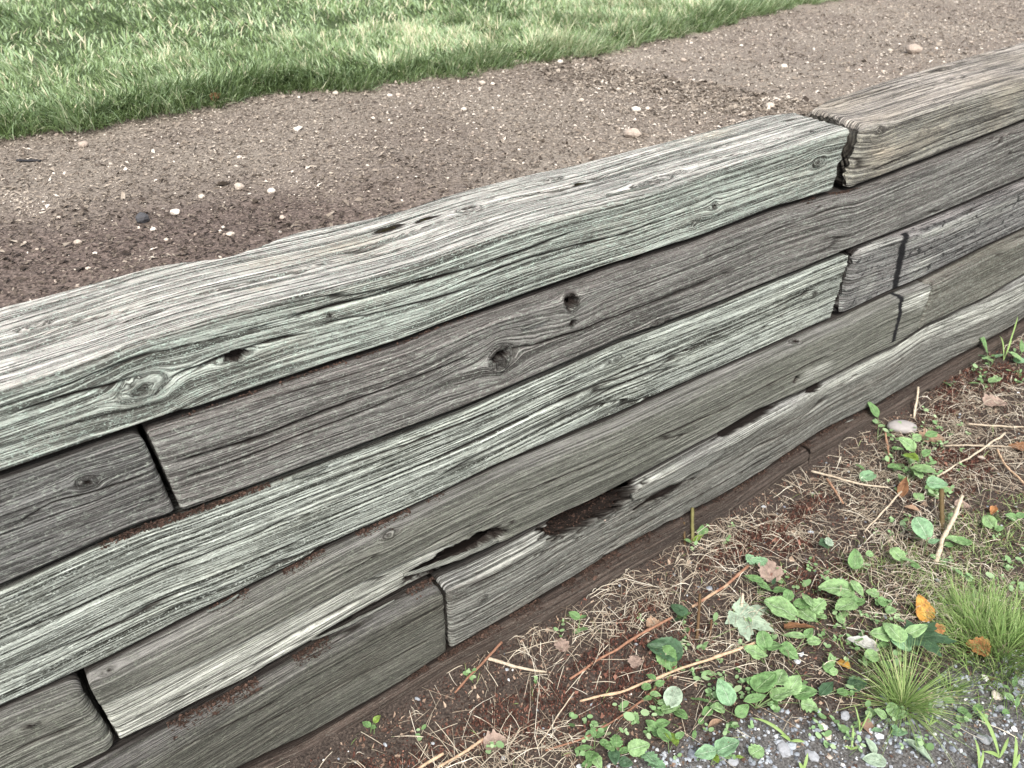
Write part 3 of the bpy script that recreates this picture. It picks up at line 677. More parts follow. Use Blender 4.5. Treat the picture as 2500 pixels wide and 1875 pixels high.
PEB = [(585,386,17,'cream pebble amid the mulch below the shaggy grass edge, pale and rounded'),(585,462,40,'flat tan stone, largest on the mulch near the left'),(192,595,26,'white oval pebble on dark mulch near the left edge'),
 (663,470,30,'chalky grey stone right of the flat tan stone'),(428,524,36,'long pale brown stone right of the black rock'),(375,563,20,'small yellowish stone touching the black rock'),
 (545,558,16,'small pale pebble above the rounded tan one near the timber'),(563,576,26,'rounded tan pebble just behind the top timber, left part'),(145,534,18,'pale pebble on the mulch left of the black rock'),(92,611,14,'round whitish pebble on dark mulch at far left'),
 (232,622,18,'tan pebble beside the pale dry shavings'),(410,276,20,'small white stone standing at the lawn edge, left'),(205,358,32,'pinkish stone just below the grass at left'),(820,232,22,'round buff pebble under the grass edge'),
 (952,236,18,'left one of two white pebbles touching below the lawn edge'),(972,235,20,'right one of two white pebbles touching below the lawn edge'),(1177,206,24,'bright cream pebble below the middle of the grass edge'),(1203,208,18,'smaller cream pebble beside the bright one below the grass edge'),
 (1367,154,22,'cream pebble under the brown hollow in the grass edge'),(1553,272,30,'white pebble of a small clump in mid path'),(1580,268,18,'small pebble touching the white clump in mid path'),(1542,335,54,'broad flat beige stone close behind the top timber'),
 (1912,168,30,'cream pebble on the right half of the path'),(2228,130,50,'largest white stone on the path at the upper right'),(1878,264,34,'white pebble resting against the corner of the top joint'),(2172,127,18,'small white pebble left of the largest white stone'),
 (1668,150,18,'small pale pebble in the far path, right of the middle'),(1418,248,22,'pale elongated pebble in the path right of the middle'),(1738,62,22,'pebble at the far lawn edge near the top'),(1132,270,18,'white pebble in the path above the long timber'),
 (690,535,24,'grey pebble beside the rounded tan one')]
for i, (a, b, sz, lab) in enumerate(PEB):
    p = soil_px(a, b); rock('pebble', p, sz*pxm(p)*.78, M_PEB, lab, 'pebble', 'larger pebbles on the soil path', flat=.6, seed=i+3, az=i*1.3, asp=.8)
M_DARKR = tint_mat('dark_rock', [(0, (.03, .03, .032)), (1, (.07, .07, .075))], 120, .3)
p = soil_px(350, 543); rock('rock', p, 34*pxm(p), M_DARKR, 'small black rock on the mulch', 'rock', flat=.8, seed=60, jag=.2)

def tube(pts, rad, k=6, seed=0, wob=.0):
    pts = np.asarray(pts, float); n = len(pts); rad = np.broadcast_to(rad, n)
    d = np.gradient(pts, axis=0); d /= np.linalg.norm(d, axis=1)[:, None]
    ref = np.array([0, 0, 1.]) if abs(d[0, 2]) < .8 else np.array([1., 0, 0])
    s_ = np.cross(d, ref); s_ /= np.linalg.norm(s_, axis=1)[:, None]; u = np.cross(s_, d)
    th = np.arange(k)*2*np.pi/k
    V = pts[:, None]+rad[:, None, None]*(np.cos(th)[None, :, None]*s_[:, None]+np.sin(th)[None, :, None]*u[:, None])*(1+wob*vnoise(np.arange(n)[:, None]*1.3+seed, th[None]*1.2, seed)[:, :, None])
    Q = grid_quads(n, k, True); c0, c1 = n*k, n*k+1
    V = np.concatenate([V.reshape(-1, 3), pts[:1], pts[-1:]])
    T = [(c0, (i+1) % k, i) for i in range(k)]+[(c1, (n-1)*k+i, (n-1)*k+(i+1) % k) for i in range(k)]
    return V, Q, np.array(T)
def resample(pts, n, j=0, seed=0):
    pts = np.asarray(pts, float); L = np.concatenate([[0], np.cumsum(np.linalg.norm(np.diff(pts, axis=0), axis=1))]); t = np.linspace(0, L[-1], n)
    P = np.stack([np.interp(t, L, pts[:, i]) for i in range(3)], -1)
    if j: P += j*np.stack([vnoise(t*25, t*0+i, seed+i) for i in range(3)], -1)
    return P

# ---------------------------------------------------------------- ground in front of the wall
G6 = [(600,1925),(690,1872),(900,1752),(1100,1640),(1360,1498),(1660,1322),(1950,1148),(2250,968),(2500,815)]
def _pg(a, b):
    x = 1.0
    for _ in range(15): p = ony(a, b, float(yf6(x))); x = .5*x+.5*p[0]
    return p
c = cat(G6, _pg); zbase = smooth_fn(c[:, 0], c[:, 2], .1); ZC = float(np.mean(c[:, 2]))-.015
def z_low(x, y):
    x = np.asarray(x, float); y = np.asarray(y, float); d = yf6(np.clip(x, -.7, 7))-y
    t = sstep(0, .5, d)
    return zbase(np.clip(x, -.7, 7))*(1-t)+ZC*t + .012*fbm(x*4, y*4, 3, 105)*sstep(.02, .2, d) + .006*fbm(x*18, y*18, 3, 106) + .002*fbm(x*70, y*70, 2, 107)
def low_px(a, b, h=0):
    z = ZC+h
    for _ in range(15): p = onz(a, b, z); z = .3*z+.7*(float(z_low(p[0], p[1]))+h)
    return p
GRV = np.array([(-600,3000),(1350,2000),(1500,1880),(1640,1820),(1760,1785),(1900,1745),(2060,1715),(2250,1700),(2330,1640),(2500,1610),(3200,1500)], float)
def gravel_w(x, y):
    a, b, w = proj(np.stack([x, y, np.full_like(x, ZC)], -1)); return sstep(-35, 45, b-np.interp(a, GRV[:, 0], GRV[:, 1]) + 60*fbm(x*9, y*9, 2, 111))
REDZ = [(1180,1790,330,60,25),(1480,1690,230,75,20),(1330,1760,200,70,10),(1620,1570,130,45,20),(1500,1600,150,40,28),(2400,930,150,35,10),(1900,1340,140,26,10),(2010,1410,90,50,0),(2330,1150,110,60,15),(1020,1850,300,50,25),(2300,1010,80,25,25),(1560,1500,80,20,30),(1870,1300,200,30,28)]
gx = np.concatenate([np.arange(-1.2, 4.0, .014), 4.0*1.03**np.arange(1, 30)]); gy = np.linspace(0, 1, 150)**1.15
XX, TT = np.meshgrid(gx, gy, indexing='ij'); y0 = yf6(np.clip(gx, -.7, 7))[:, None]+.03
YY = y0 + (-2.6-y0)*TT; ZZ = z_low(XX, YY); ZZ[:, 0] -= .2
gw = gravel_w(XX.ravel(), YY.ravel())
s = N('forest_soil')
co = s.n('ShaderNodeTexCoord').outputs['Object']; n1 = s.noise(co, 18, 5, .65); n2 = s.noise(co, 170, 4, .6)
cA = s.ramp(n2, [(.3, (.014, .010, .008)), (.55, (.060, .046, .038)), (.78, (.15, .12, .095))])
cB = s.ramp(n2, [(.3, (.03, .028, .028)), (.55, (.11, .105, .10)), (.78, (.25, .25, .25))])
s.color(s.mix(s.attr('gravel'), cA, cB)); s.normal(s.bump(n2, 1, .005, s.bump(n1, .8, .02))); M_LOW = s.m
tag(mesh_np('ground', np.stack([XX, YY, ZZ], -1).reshape(-1, 3), grid_quads(*XX.shape)[:, ::-1], None, dict(gravel=gw), M_LOW), kind='structure')
# earth under everything, out to the horizon
o = mesh_np('terrain', np.array([(-80, -80, -1.35), (120, -80, -1.35), (120, 80, -1.35), (-80, 80, -1.35)], float), np.array([[0, 1, 2, 3]]), mat=M_LOW, attrs=dict(gravel=np.zeros(4)))
tag(o, kind='structure')

def sample_low(n, xr=(0, 4.2), yr=(-1.9, -.2)):
    x = rng.uniform(*xr, n); y = rng.uniform(*yr, n); k = y < yf6(x)-.002; x, y = x[k], y[k]
    P = np.stack([x, y, z_low(x, y)], -1); a, b, w = proj(P); k = in_view(P, .12, .15); return P[k], a[k], b[k]
def concave(P, h): P = P.copy(); P[:, 2] += h; return P
# gravel
M_GRAV = tint_mat('crushed_stone', [(0, (.09, .095, .105)), (.3, (.19, .21, .24)), (.6, (.32, .35, .385)), (.85, (.48, .50, .52)), (1, (.78, .76, .72))], 200, .35, .8)
P, a, b = sample_low(60000); gwv = gravel_w(P[:, 0], P[:, 1]); k = rng.random(len(P)) < gwv*(.35+.65*sstep(-.15, .25, fbm(P[:, 0]*11, P[:, 1]*11, 3, 121)))*1.0+.012; P = P[k]
S = rng.lognormal(-4.9, .48, len(P)); S = np.minimum(S, .026); cst = stones(concave(P, .001), S, tint=np.clip(rng.beta(2, 2.6, len(P))+.1*(rng.random(len(P)) < .06)*5, 0, 1), jag=.16)
tag(mesh_np('gravel', cst[0], None, cst[2], cst[3], M_GRAV, smooth=False), 'blue-grey crushed stone gravel at the lower right', 'gravel', kind='stuff')
# crumbs over the soil
M_CRUMB = tint_mat('leaf_crumbs', [(0, (.025, .016, .012)), (.4, (.09, .055, .042)), (.75, (.22, .15, .11)), (1, (.42, .33, .25))])
P, a, b = sample_low(70000); gwv = gravel_w(P[:, 0], P[:, 1]); P = P[rng.random(len(P)) > gwv*.7]; n = len(P); L = rng.lognormal(-5.1, .5, n); P[:, 2] += rng.uniform(0, .004, n)
cst = chips(P, L, L*rng.uniform(.25, .7, n), .5); tag(mesh_np('leaf_litter', cst[0], cst[1], None, cst[3], M_CRUMB, smooth=False), 'dark crumbled leaf litter over the ground at the foot of the wall', 'leaf litter', kind='stuff')
# dry reddish flower litter in drifts
M_RED = tint_mat('red_flower_litter', [(0, (.028, .012, .009)), (.5, (.085, .036, .027)), (.85, (.17, .078, .056)), (1, (.28, .15, .11))], 300, .2)
P, a, b = sample_low(420000); wz = ell(a, b, REDZ); wz = wz*(.3+.7*sstep(-.25, .15, fbm(P[:, 0]*14, P[:, 1]*14, 3, 131)))
k = rng.random(len(P)) < wz*.9+.14*(1-gravel_w(P[:, 0], P[:, 1])); P = P[k]; wz = wz[k]; n = len(P); P[:, 2] += rng.uniform(0, 1, n)*.024*wz*(.4+.6*sstep(-.2,.3,fbm(P[:, 0]*30, P[:, 1]*30, 2, 133))); L = rng.lognormal(-5.15, .42, n)
cst = chips(P, L, L*rng.uniform(.25, .6, n), 1.2); tag(mesh_np('dried_flower_litter', cst[0], cst[1], None, cst[3], M_RED, smooth=False), 'rust-brown drifts of dried tree flowers along the wall foot', 'litter', kind='stuff')
# straw
def straws(P, L, rad, az, rise, bend, tint):
    n = len(P); seg = 5; t = np.linspace(0, 1, seg); ca = az[:, None]+bend[:, None]*(t-.5)[None]
    st = L[:, None]/(seg-1); xx = np.concatenate([np.zeros((n, 1)), np.cumsum(np.cos(ca[:, 1:])*st, 1)], 1); yy = np.concatenate([np.zeros((n, 1)), np.cumsum(np.sin(ca[:, 1:])*st, 1)], 1)
    C = P[:, None]+np.stack([xx, yy, 0*xx], -1)
    C[:, :, 2] = np.maximum(z_low(C[:, :, 0].ravel(), C[:, :, 1].ravel()).reshape(n, seg)*.5+C[:, :, 2]*.5, C[:, :, 2]-.02) + .003 + rise[:, None]*np.sin(np.pi*np.clip(t+.15, 0, 1))[None]
    yl = yf6(np.clip(C[:, :, 0], -.7, 7))-.004; C[:, :, 1] = np.minimum(C[:, :, 1], yl)
    s_ = np.stack([-np.sin(az), np.cos(az), 0*az], -1)[:, None]*rad[:, None, None]; u = np.array([0, 0, 1.])[None, None]*rad[:, None, None]
    tp = np.array([1, 1, .95, .85, .6])[None, :, None]
    V = np.stack([C+s_*tp, C+(-.5*s_+.87*u)*tp, C+(-.5*s_-.87*u)*tp], 2).reshape(n, -1, 3)
    q = np.array([[i*3+j, i*3+(j+1) % 3, (i+1)*3+(j+1) % 3, (i+1)*3+j] for i in range(seg-1) for j in range(3)])
    Q = ((np.arange(n)*seg*3)[:, None, None]+q[None]).reshape(-1, 4)
    return V.reshape(-1, 3), Q, None, dict(tint=np.repeat(tint, seg*3))
M_STRAW = tint_mat('dry_straw', [(0, (.14, .105, .08)), (.3, (.29, .235, .175)), (.6, (.45, .39, .30)), (.85, (.61, .55, .44)), (1, (.76, .71, .60))], 60, .25, .7)
P, a, b = sample_low(85000); STZ = [(1560,1470,230,70,28),(1330,1560,120,25,28),(1800,1350,260,70,25),(2050,1230,300,90,25),(2350,1080,230,120,20),(2200,1330,250,70,10),(1800,1560,180,90,20),(1250,1850,300,60,20),(2300,1450,200,110,0)]
gwv = gravel_w(P[:, 0], P[:, 1]); wz = np.clip(.16+.84*ell(a, b, STZ), 0, 1)*(1-.93*gwv)*(.35+.65*sstep(-.2, .2, fbm(P[:, 0]*8, P[:, 1]*8, 2, 141)))
k = rng.random(len(P)) < wz*.62; P = P[k]; n = len(P); P[:, 2] += rng.uniform(0, .018, n)
L = np.clip(rng.lognormal(-3.1, .55, n), .012, .20)
cst = straws(P, L, rng.uniform(.00045, .0012, n), rng.uniform(0, 2*np.pi, n), rng.exponential(.008, n), rng.normal(0, .15, n), np.clip(rng.normal(.58, .27, n), 0, 1))
tag(mesh_np('dry_straw', cst[0], cst[1], None, cst[3], M_STRAW), 'pale dry grass straw strewn over the ground below the wall', 'straw', kind='stuff')
# dirt and needles lying on the ledges between the courses
Ps = []
for row, (xa, ya), (xb, yb_), dens, dp in ((2,(200,1370),(700,1170),1500,.03),(3,(480,1520),(1100,1210),1700,.026),(4,(400,1790),(860,1560),2000,.045),(5,(900,1730),(1660,1310),4200,.035),(5,(1660,1310),(2300,930),2600,.03),(4,(1010,1480),(1090,1440),300,.03),(1,(1960,500),(2100,450),400,.02),(1,(330,1060),(1200,770),500,.01)):
    xa_, xb_ = xat(row, xa, ya), xat(row, xb, yb_); x = xa_+(xb_-xa_)*rng.beta(1.8, 1.8, dens); x = x[vnoise(x*22, x*0, row) > -.35]; dens = len(x); r_ = ROWS[row]
    ya_ = ROWS[row-1]['yf'](x) if row else 0*x
    y = ya_ - rng.exponential(dp*.28, dens)+.006; y = np.maximum(y, r_['yf'](x)+.014); Ps.append(np.stack([x, y, r_['zt'](x)+rng.uniform(.0, .004, dens)], -1))
hv = np.concatenate(HOLLOW); hv = hv[rng.integers(0, len(hv), 1500)]+rng.normal(0, .002, (1500, 3))+[0, 0, .002]; Ps.append(hv)
P = np.concatenate(Ps); n = len(P); L = rng.lognormal(-5.4, .4, n)
cst = chips(P, L, L*rng.uniform(.3, .8, n), .5, np.clip(rng.normal(.16, .16, n), 0, 1)); tag(mesh_np('ledge_dirt', cst[0], cst[1], None, cst[3], M_CRUMB, smooth=False), 'crumbs of brown dirt caught on the ledges between the timbers', 'dirt', kind='stuff')

# ---------------------------------------------------------------- lower grass
M_WGRASS = grass_mat('wild_grass', [(0, (.07, .12, .03)), (.35, (.16, .26, .075)), (.65, (.29, .41, .14)), (.85, (.38, .44, .20)), (1, (.62, .56, .36))])
def tuft(px, n, rad, L0, W0, label, group=None, lean=(.1, 1.0), tshift=0, azc=None, azs=3.0):
    c = low_px(*px); q = rng.normal(0, rad, (n, 2)); P = np.stack([q[:, 0], q[:, 1], 0*q[:, 0]], -1)
    P[:, 2] = z_low(P[:, 0]+c[0], P[:, 1]+c[1])-c[2]-.003
    az = np.arctan2(q[:, 1], q[:, 0])+rng.normal(0, .5, n) if azc is None else rng.normal(azc, azs, n)
    out = np.hypot(q[:, 0], q[:, 1])/rad
    v, q_, t_, a_ = blades(P, L0*rng.uniform(.45, 1.15, n), W0*rng.uniform(.6, 1.3, n), az, rng.uniform(*lean, n)*np.clip(.4+.5*out, .3, 1.2), rng.uniform(.2, 1.1, n), 5, np.clip(rng.normal(.5+tshift, .22, n), 0, 1))
    o = mesh_np('grass_tuft', v, q_, t_, a_, M_WGRASS, loc=c); return tag(o, label, 'grass tuft', group)
tuft((2203,1722), 380, .014, .19, .0019, 'wiry grass tuft fanning out at the edge of the gravel', lean=(.15, 1.25), tshift=.05)
tuft((2455,1590), 1900, .080, .105, .0022, 'dense green grass clump at the right edge above the gravel', tshift=-.05)
tuft((2385,1530), 800, .045, .085, .0018, 'lower grass clump just left of the dense one at the right edge')
tuft((2320,1690), 90, .012, .065, .0024, 'small dark green tuft right of the wiry grass fan', tshift=-.2)
P, a, b = sample_low(110000); wz = ell(a, b, [(2400,1330,200,110,10),(2440,1450,170,160,0),(2260,1400,160,80,10),(2330,1600,90,80,0)]); rest = ell(a, b, [(2100,1480,300,150,10)])*.28+.010
k = rng.random(len(P)) < np.clip(wz*.60+rest, 0, 1)*(.3+.7*sstep(-.2, .2, fbm(P[:, 0]*10, P[:, 1]*10, 2, 151)))*(1-.85*gravel_w(P[:, 0], P[:, 1])); P = P[k]; n = len(P)
v, q, t, a_ = blades(P, rng.uniform(.02, .055, n), rng.uniform(.0009, .002, n), rng.uniform(0, 6.28, n), rng.uniform(.2, 1.3, n), rng.uniform(.1, 1.2, n), 3, np.clip(rng.normal(.5, .2, n), 0, 1))
tag(mesh_np('short_grass', v, q, t, a_, M_WGRASS), 'fine short green grass growing through the straw at the right', 'grass', kind='stuff')

# ---------------------------------------------------------------- leaves and weeds
def leaf_mat(name, base, vein, edge=None, spot=None, rough=.5):
    s = N(name); uv = s.attr('leafuv', True); sp = s.n('ShaderNodeSeparateXYZ'); s.l(uv, sp.inputs[0]); u, w, r_ = sp.outputs
    aw = s.math('ABSOLUTE', w)
    mid = s.rng(aw, .015, .06, 1, 0)
    lat = s.math('SUBTRACT', s.math('MULTIPLY', u, 7), s.math('MULTIPLY', aw, 3.2)); fr = s.math('FRACT', lat)
    lv = s.rng(s.math('ABSOLUTE', s.math('SUBTRACT', fr, .5)), .03, .10, 1, 0)
    co = s.n('ShaderNodeTexCoord').outputs['Object']; n1 = s.noise(co, 70, 4, .6); n2 = s.noise(co, 260, 3, .5); n3_ = s.noise(co, 110, 2, .5)
    c = s.mix(s.rng(n1, .35, .68), base, tuple(x*.55 for x in base))
    c = s.mix(s.rng(n3_, .70, .76), c, (.16, .11, .06))
    c = s.mix(s.math('MULTIPLY', r_, .45), c, edge or tuple(min(1, x*1.5) for x in base))
    c = s.mix(s.math('MULTIPLY', s.math('MAXIMUM', mid, s.math('MULTIPLY', lv, .45)), .7), c, vein)
    if spot: c = s.mix(s.rng(n1, .60, .66), c, spot)
    leaf_bsdf(s, c, .25); s.b.inputs['Roughness'].default_value = rough; s.b.inputs['Specular IOR Level'].default_value = .35
    nb = s.bump(s.math('SUBTRACT', n2, s.math('ADD', s.math('MULTIPLY', mid, 1.5), lv)), .7, .0014)
    s.normal(nb); s.l(nb, s.t.nodes['Translucent BSDF'].inputs['Normal']); return s.m
LM = dict(pale=leaf_mat('leaf_pale', (.25, .40, .17), (.50, .62, .42)), mid=leaf_mat('leaf_mid', (.15, .28, .10), (.36, .48, .26)), dark=leaf_mat('leaf_dark', (.06, .12, .06), (.13, .21, .11)),
          lime=leaf_mat('leaf_lime', (.18, .28, .045), (.32, .42, .12), spot=(.10, .11, .03)), blue=leaf_mat('leaf_blue', (.21, .37, .20), (.48, .60, .44)),
          under=leaf_mat('leaf_underside', (.36, .46, .34), (.50, .58, .44), rough=.7), gold=leaf_mat('leaf_gold', (.62, .34, .07), (.75, .52, .15), edge=(.40, .15, .04), spot=(.36, .13, .04)),
          rust=leaf_mat('leaf_rust', (.24, .12, .06), (.34, .18, .09), spot=(.12, .05, .025), rough=.8), tan=leaf_mat('leaf_tan', (.36, .24, .16), (.48, .36, .26), spot=(.18, .11, .07), rough=.8),
          pink=leaf_mat('leaf_dry_pink', (.36, .27, .22), (.46, .33, .27), spot=(.17, .09, .07), rough=.85), white=leaf_mat('leaf_bleached', (.56, .55, .52), (.72, .71, .67), spot=(.22, .21, .19), rough=.8), orange=leaf_mat('leaf_orange', (.50, .23, .09), (.60, .36, .18), spot=(.24, .09, .04), rough=.7))
def leaf_geo(L, W, shape, seed=0, cup=.15, curl=.25, crinkle=.10):
    """base at the origin, midrib along +Y, face up"""
    nu, nw = 30, 13; t = np.linspace(0, 1, nu); w = np.linspace(-1, 1, nw)
    if shape == 'round': wd = np.sin(np.pi*np.clip(t*.97+.02, 0, 1))**.55
    elif shape == 'ovate': wd = np.sin(np.pi*t**.75)**.8
    elif shape == 'heart': wd = np.sin(np.pi*t**.55)**.75
    elif shape == 'lance': wd = np.sin(np.pi*t**.8)**1.1
    elif shape == 'spoon': wd = np.interp(t, [0, .25, .45, .7, .9, 1], [.12, .2, .62, 1, .7, 0])
    elif shape == 'serrate': wd = np.sin(np.pi*t**.62)**.7*(1+.13*(2*np.abs((t*8) % 1-.5)-.5))
    elif shape == 'oak': wd = np.sin(np.pi*t**.7)**.6*(1+.13*np.cos(t*2*np.pi*4.3+seed)+.12*vnoise(t*14, t*0, seed+3))
    else: wd = np.sin(np.pi*t)**.7
    U, Wg = np.meshgrid(t, w, indexing='ij'); wd = wd*(1+.06*vnoise(t*5, t*0, seed))
    y = U*L; 
    if shape in ('heart', 'round', 'serrate'): y = y - .10*L*np.abs(Wg)**1.5*(1-U)**2*(1.8 if shape == 'heart' else 1)
    x = Wg*wd[:, None]*W/2
    z = cup*W*.5*(np.abs(Wg)**1.4)*wd[:, None] - curl*L*(U**2)*.5 + crinkle*W*fbm(U*5+seed, Wg*2.6+seed, 3, seed) + .018*W*np.cos((U*7-np.abs(Wg)*3.2)*2*np.pi)*np.minimum(1, np.abs(Wg)*3)*(1-np.abs(Wg))
    V = np.stack([x, y, z], -1).reshape(-1, 3); edge = np.abs(Wg)**3
    return V, grid_quads(nu, nw)[:, ::-1], dict(leafuv=np.stack([U, Wg, edge], -1).reshape(-1, 3))
MAPLE = [(0,1.0),(9,.80),(15,.84),(22,.60),(33,.52),(40,.72),(47,.70),(55,.96),(62,.76),(70,.70),(80,.45),(90,.52),(100,.50),(112,.70),(122,.52),(135,.42),(150,.40),(168,.34),(180,.10)]
def maple_geo(L, seed=0, cup=.1, fold=.0, crinkle=.05):
    an = np.array([a_ for a_, _ in MAPLE], float); rr = np.array([b_ for _, b_ in MAPLE]); th = np.concatenate([-an[::-1][:-1], an]); ra = np.concatenate([rr[::-1][:-1], rr])
    thf = np.linspace(-180, 180, 121); raf = np.interp(thf, th, ra)*(1+.03*vnoise(thf*.2, thf*0, seed)); k = np.linspace(0, 1, 9)
    TH, KK = np.meshgrid(np.radians(thf), k, indexing='ij'); RR = KK*raf[:, None]*L*.62
    x = RR*np.sin(TH); y = RR*np.cos(TH)+.12*L
    z = cup*L*(KK**2)*.4*(.6+.5*np.cos(TH*2.5)) + crinkle*L*fbm(x/L*5+seed, y/L*5, 3, seed) + fold*np.abs(x)
    lob = np.abs(((np.degrees(TH)+180+27.5) % 55)-27.5)/27.5      # 0 on the lobe ribs
    V = np.stack([x, y, z], -1).reshape(-1, 3)
    return V, grid_quads(121, 9), dict(leafuv=np.stack([KK, lob*KK, KK**4], -1).reshape(-1, 3))
def img_dir(deg):
    d = _r*math.cos(R(deg)) + _h*math.sin(R(deg)); return d/np.linalg.norm(d)
def place(V, P, deg, tilt, roll=0):
    d = img_dir(deg); d = d*math.cos(R(tilt)) + np.array([0, 0, math.sin(R(tilt))]); s_ = np.cross(d, [0, 0, 1.]); s_ /= np.linalg.norm(s_); n_ = np.cross(s_, d)
    c_, q_ = math.cos(R(roll)), math.sin(R(roll)); s2 = s_*c_+n_*q_; n2 = n_*c_-s_*q_
    return V[:, :1]*s2+V[:, 1:2]*d+V[:, 2:3]*n2+P
def grow_leaf(parent, org, px, size, shape, mat, deg, h, tilt=12, asp=.85, seed=0, curl=.25, root=None, name='leaf', cup=.15, roll=0):
    """one leaf blade centred on a photo pixel, h metres above the ground there, with its stalk down to the root"""
    c = low_px(px[0], px[1], h); L = size*pxm(c); 
    if shape == 'maple': V, Q, A = maple_geo(L*1.15, seed)
    else: V, Q, A = leaf_geo(L, L*asp, shape, seed, cup, curl)
    base = c - np.array([*(img_dir(deg)*math.cos(R(tilt)))[:2], math.sin(R(tilt))])*L*.5 + np.array([0, 0, curl*L*.12])
    W = place(V, base, deg, tilt, roll)
    g = z_low(W[:, 0], W[:, 1])+.002; W[:, 2] = np.maximum(W[:, 2], g)
    o = mesh_np(name, W-org, Q, None, A, LM[mat], parent)
    if root is not None:
        m_ = (base+root)/2 + np.array([0, 0, np.linalg.norm(base-root)*.18])
        t = np.linspace(0, 1, 9)[:, None]; pts = (1-t)**2*root+2*t*(1-t)*m_+t*t*base
        v, q, t3 = tube(pts-org, np.linspace(.0011, .0007, 9)*max(.7, min(1.5, L/.05)), 5); mesh_np('stem', v, q, t3, dict(tint=np.full(len(v), .6)), M_STEM, parent)
    return o
M_STEM = grass_mat('green_stem', [(0, (.12, .18, .06)), (.6, (.20, .28, .12)), (1, (.3, .36, .18))])
WEEDS = []
def weed(root, leaves, label, group='broad-leaved weeds below the wall'):
    r_ = low_px(*root); e = empty('weed', r_, label, 'weed', group)
    for i, lf in enumerate(leaves):
        x, y, sz, shape, mat, deg, h = lf[:7]; kw = lf[7] if len(lf) > 7 else {}
        rs_ = np.random.default_rng(int(x*13+y*7)); kw = dict(dict(seed=int(x*7+y) % 97, tilt=rs_.uniform(-8, 32), roll=rs_.normal(0, 16), asp={'lance': .38, 'spoon': .5, 'ovate': .66, 'serrate': .82, 'heart': .9}.get(shape, .9)), **kw)
        grow_leaf(e, r_, (x, y), sz*.88, shape, mat, deg, h, root=r_, **kw)
    return e
weed((1409,1551), [(1402,1502,36,'ovate','mid',150,.035),(1425,1505,22,'ovate','mid',40,.035),(1424,1536,26,'round','mid',10,.015),(1408,1541,22,'round','pale',200,.012)], 'small four-leaved seedling alone beside the foot timber')
weed((1630,1660), [(1620,1583,92,'serrate','dark',165,.035,dict(tilt=8)),(1632,1612,70,'serrate','mid',-70,.03,dict(tilt=-10))], 'dark serrated leaf above the two long reddish stalks')
weed((1668,1530), [(1655,1487,48,'serrate','dark',130,.03),(1672,1500,38,'serrate','mid',20,.03),(1655,1512,36,'ovate','dark',200,.02)], 'dull green weed at the end of the broken reddish stalk')
weed((1745,1725), [(1770,1690,76,'ovate','blue',112,.060,dict(asp=.72,tilt=30)),(1753,1728,50,'ovate','pale',190,.030),(1813,1735,50,'ovate','mid',30,.035),(1708,1708,46,'ovate','mid',160,.030),(1727,1737,40,'ovate','mid',215,.020),(1790,1770,34,'ovate','mid',-30,.015)], 'weed with tall blue-green paddle leaf beside the gravel corner')
weed((1845,1730), [(1845,1704,76,'lance','mid',15,.045,dict(asp=.34)),(1870,1661,78,'serrate','mid',35,.050),(1905,1650,60,'serrate','pale',60,.050),(1840,1668,48,'serrate','mid',150,.035),(1912,1692,64,'serrate','pale',15,.040),(1940,1668,56,'serrate','pale',45,.040),(1968,1690,60,'serrate','mid',0,.035),(1975,1722,44,'oak','pale',-20,.020),(1890,1716,34,'ovate','mid',-80,.015)], 'wide crinkled-leaf weed in front of the round leaf cluster')
weed((1866,1620), [(1865,1563,50,'round','mid',100,.045,dict(tilt=35)),(1888,1577,52,'round','mid',20,.040),(1835,1588,46,'heart','pale',165,.030),(1856,1597,40,'ovate','pale',-20,.028)], 'four-leaved upright weed below the pale maple leaf')
weed((1930,1612), [(1932,1594,50,'heart','mid',-45,.025),(1940,1551,66,'lance','pale',180,.045),(1988,1565,34,'round','pale',0,.035),(1975,1545,36,'ovate','mid',40,.04)], 'weed under the rust-coloured leaf with one folded heart leaf')
weed((1915,1520), [(1905,1484,88,'round','pale',150,.055,dict(tilt=15,asp=.95)),(1968,1500,56,'round','pale',-60,.035),(1925,1452,34,'round','mid',60,.05)], 'weed with the largest round pale leaf above the rust-coloured leaf')
weed((1985,1510), [(1972,1462,52,'serrate','pale',100,.06),(1998,1478,50,'oak','pale',30,.055),(1955,1475,40,'round','mid',170,.05),(2005,1505,30,'round','pale',-40,.03)], 'pale crinkled weed right of the largest round leaf')
weed((2055,1520), [(2038,1436,88,'serrate','pale',170,.06,dict(tilt=4)),(2093,1436,54,'ovate','pale',-70,.06),(2062,1478,62,'serrate','pale',200,.05),(2080,1462,44,'ovate','mid',-30,.05),(2052,1512,28,'round','pale',-90,.03),(2100,1470,30,'round','mid',20,.04)], 'broad pale weed in the middle of the green patch')
weed((2092,1405), [(2088,1366,58,'ovate','mid',80,.05,dict(tilt=50,asp=.72)),(2124,1352,22,'round','pale',20,.04)], 'single glossy upright oval leaf behind the green patch')
weed((2200,1390), [(2190,1352,42,'round','pale',120,.045),(2219,1368,40,'ovate','pale',-10,.045),(2236,1382,30,'ovate','mid',-50,.03)], 'pair of rounded pale leaves left of the cut stub')
weed((2255,1352), [(2250,1287,60,'round','blue',110,.075,dict(tilt=30)),(2280,1321,32,'ovate','blue',0,.05),(2244,1312,26,'ovate','mid',180,.03)], 'long-stalked blue-green rounded leaf beside the cut stub')
weed((2175,1610), [(2180,1540,66,'serrate','pale',120,.070),(2200,1566,62,'round','blue',-60,.060),(2148,1548,52,'serrate','pale',175,.055),(2236,1540,72,'ovate','pale',10,.065,dict(asp=.5)),(2128,1601,42,'round','pale',190,.035),(2165,1623,44,'ovate','mid',-110,.025),(2155,1575,40,'ovate','mid',200,.045),(2220,1590,44,'round','mid',-40,.04)], 'large blistered-leaf weed behind the wiry grass tuft')
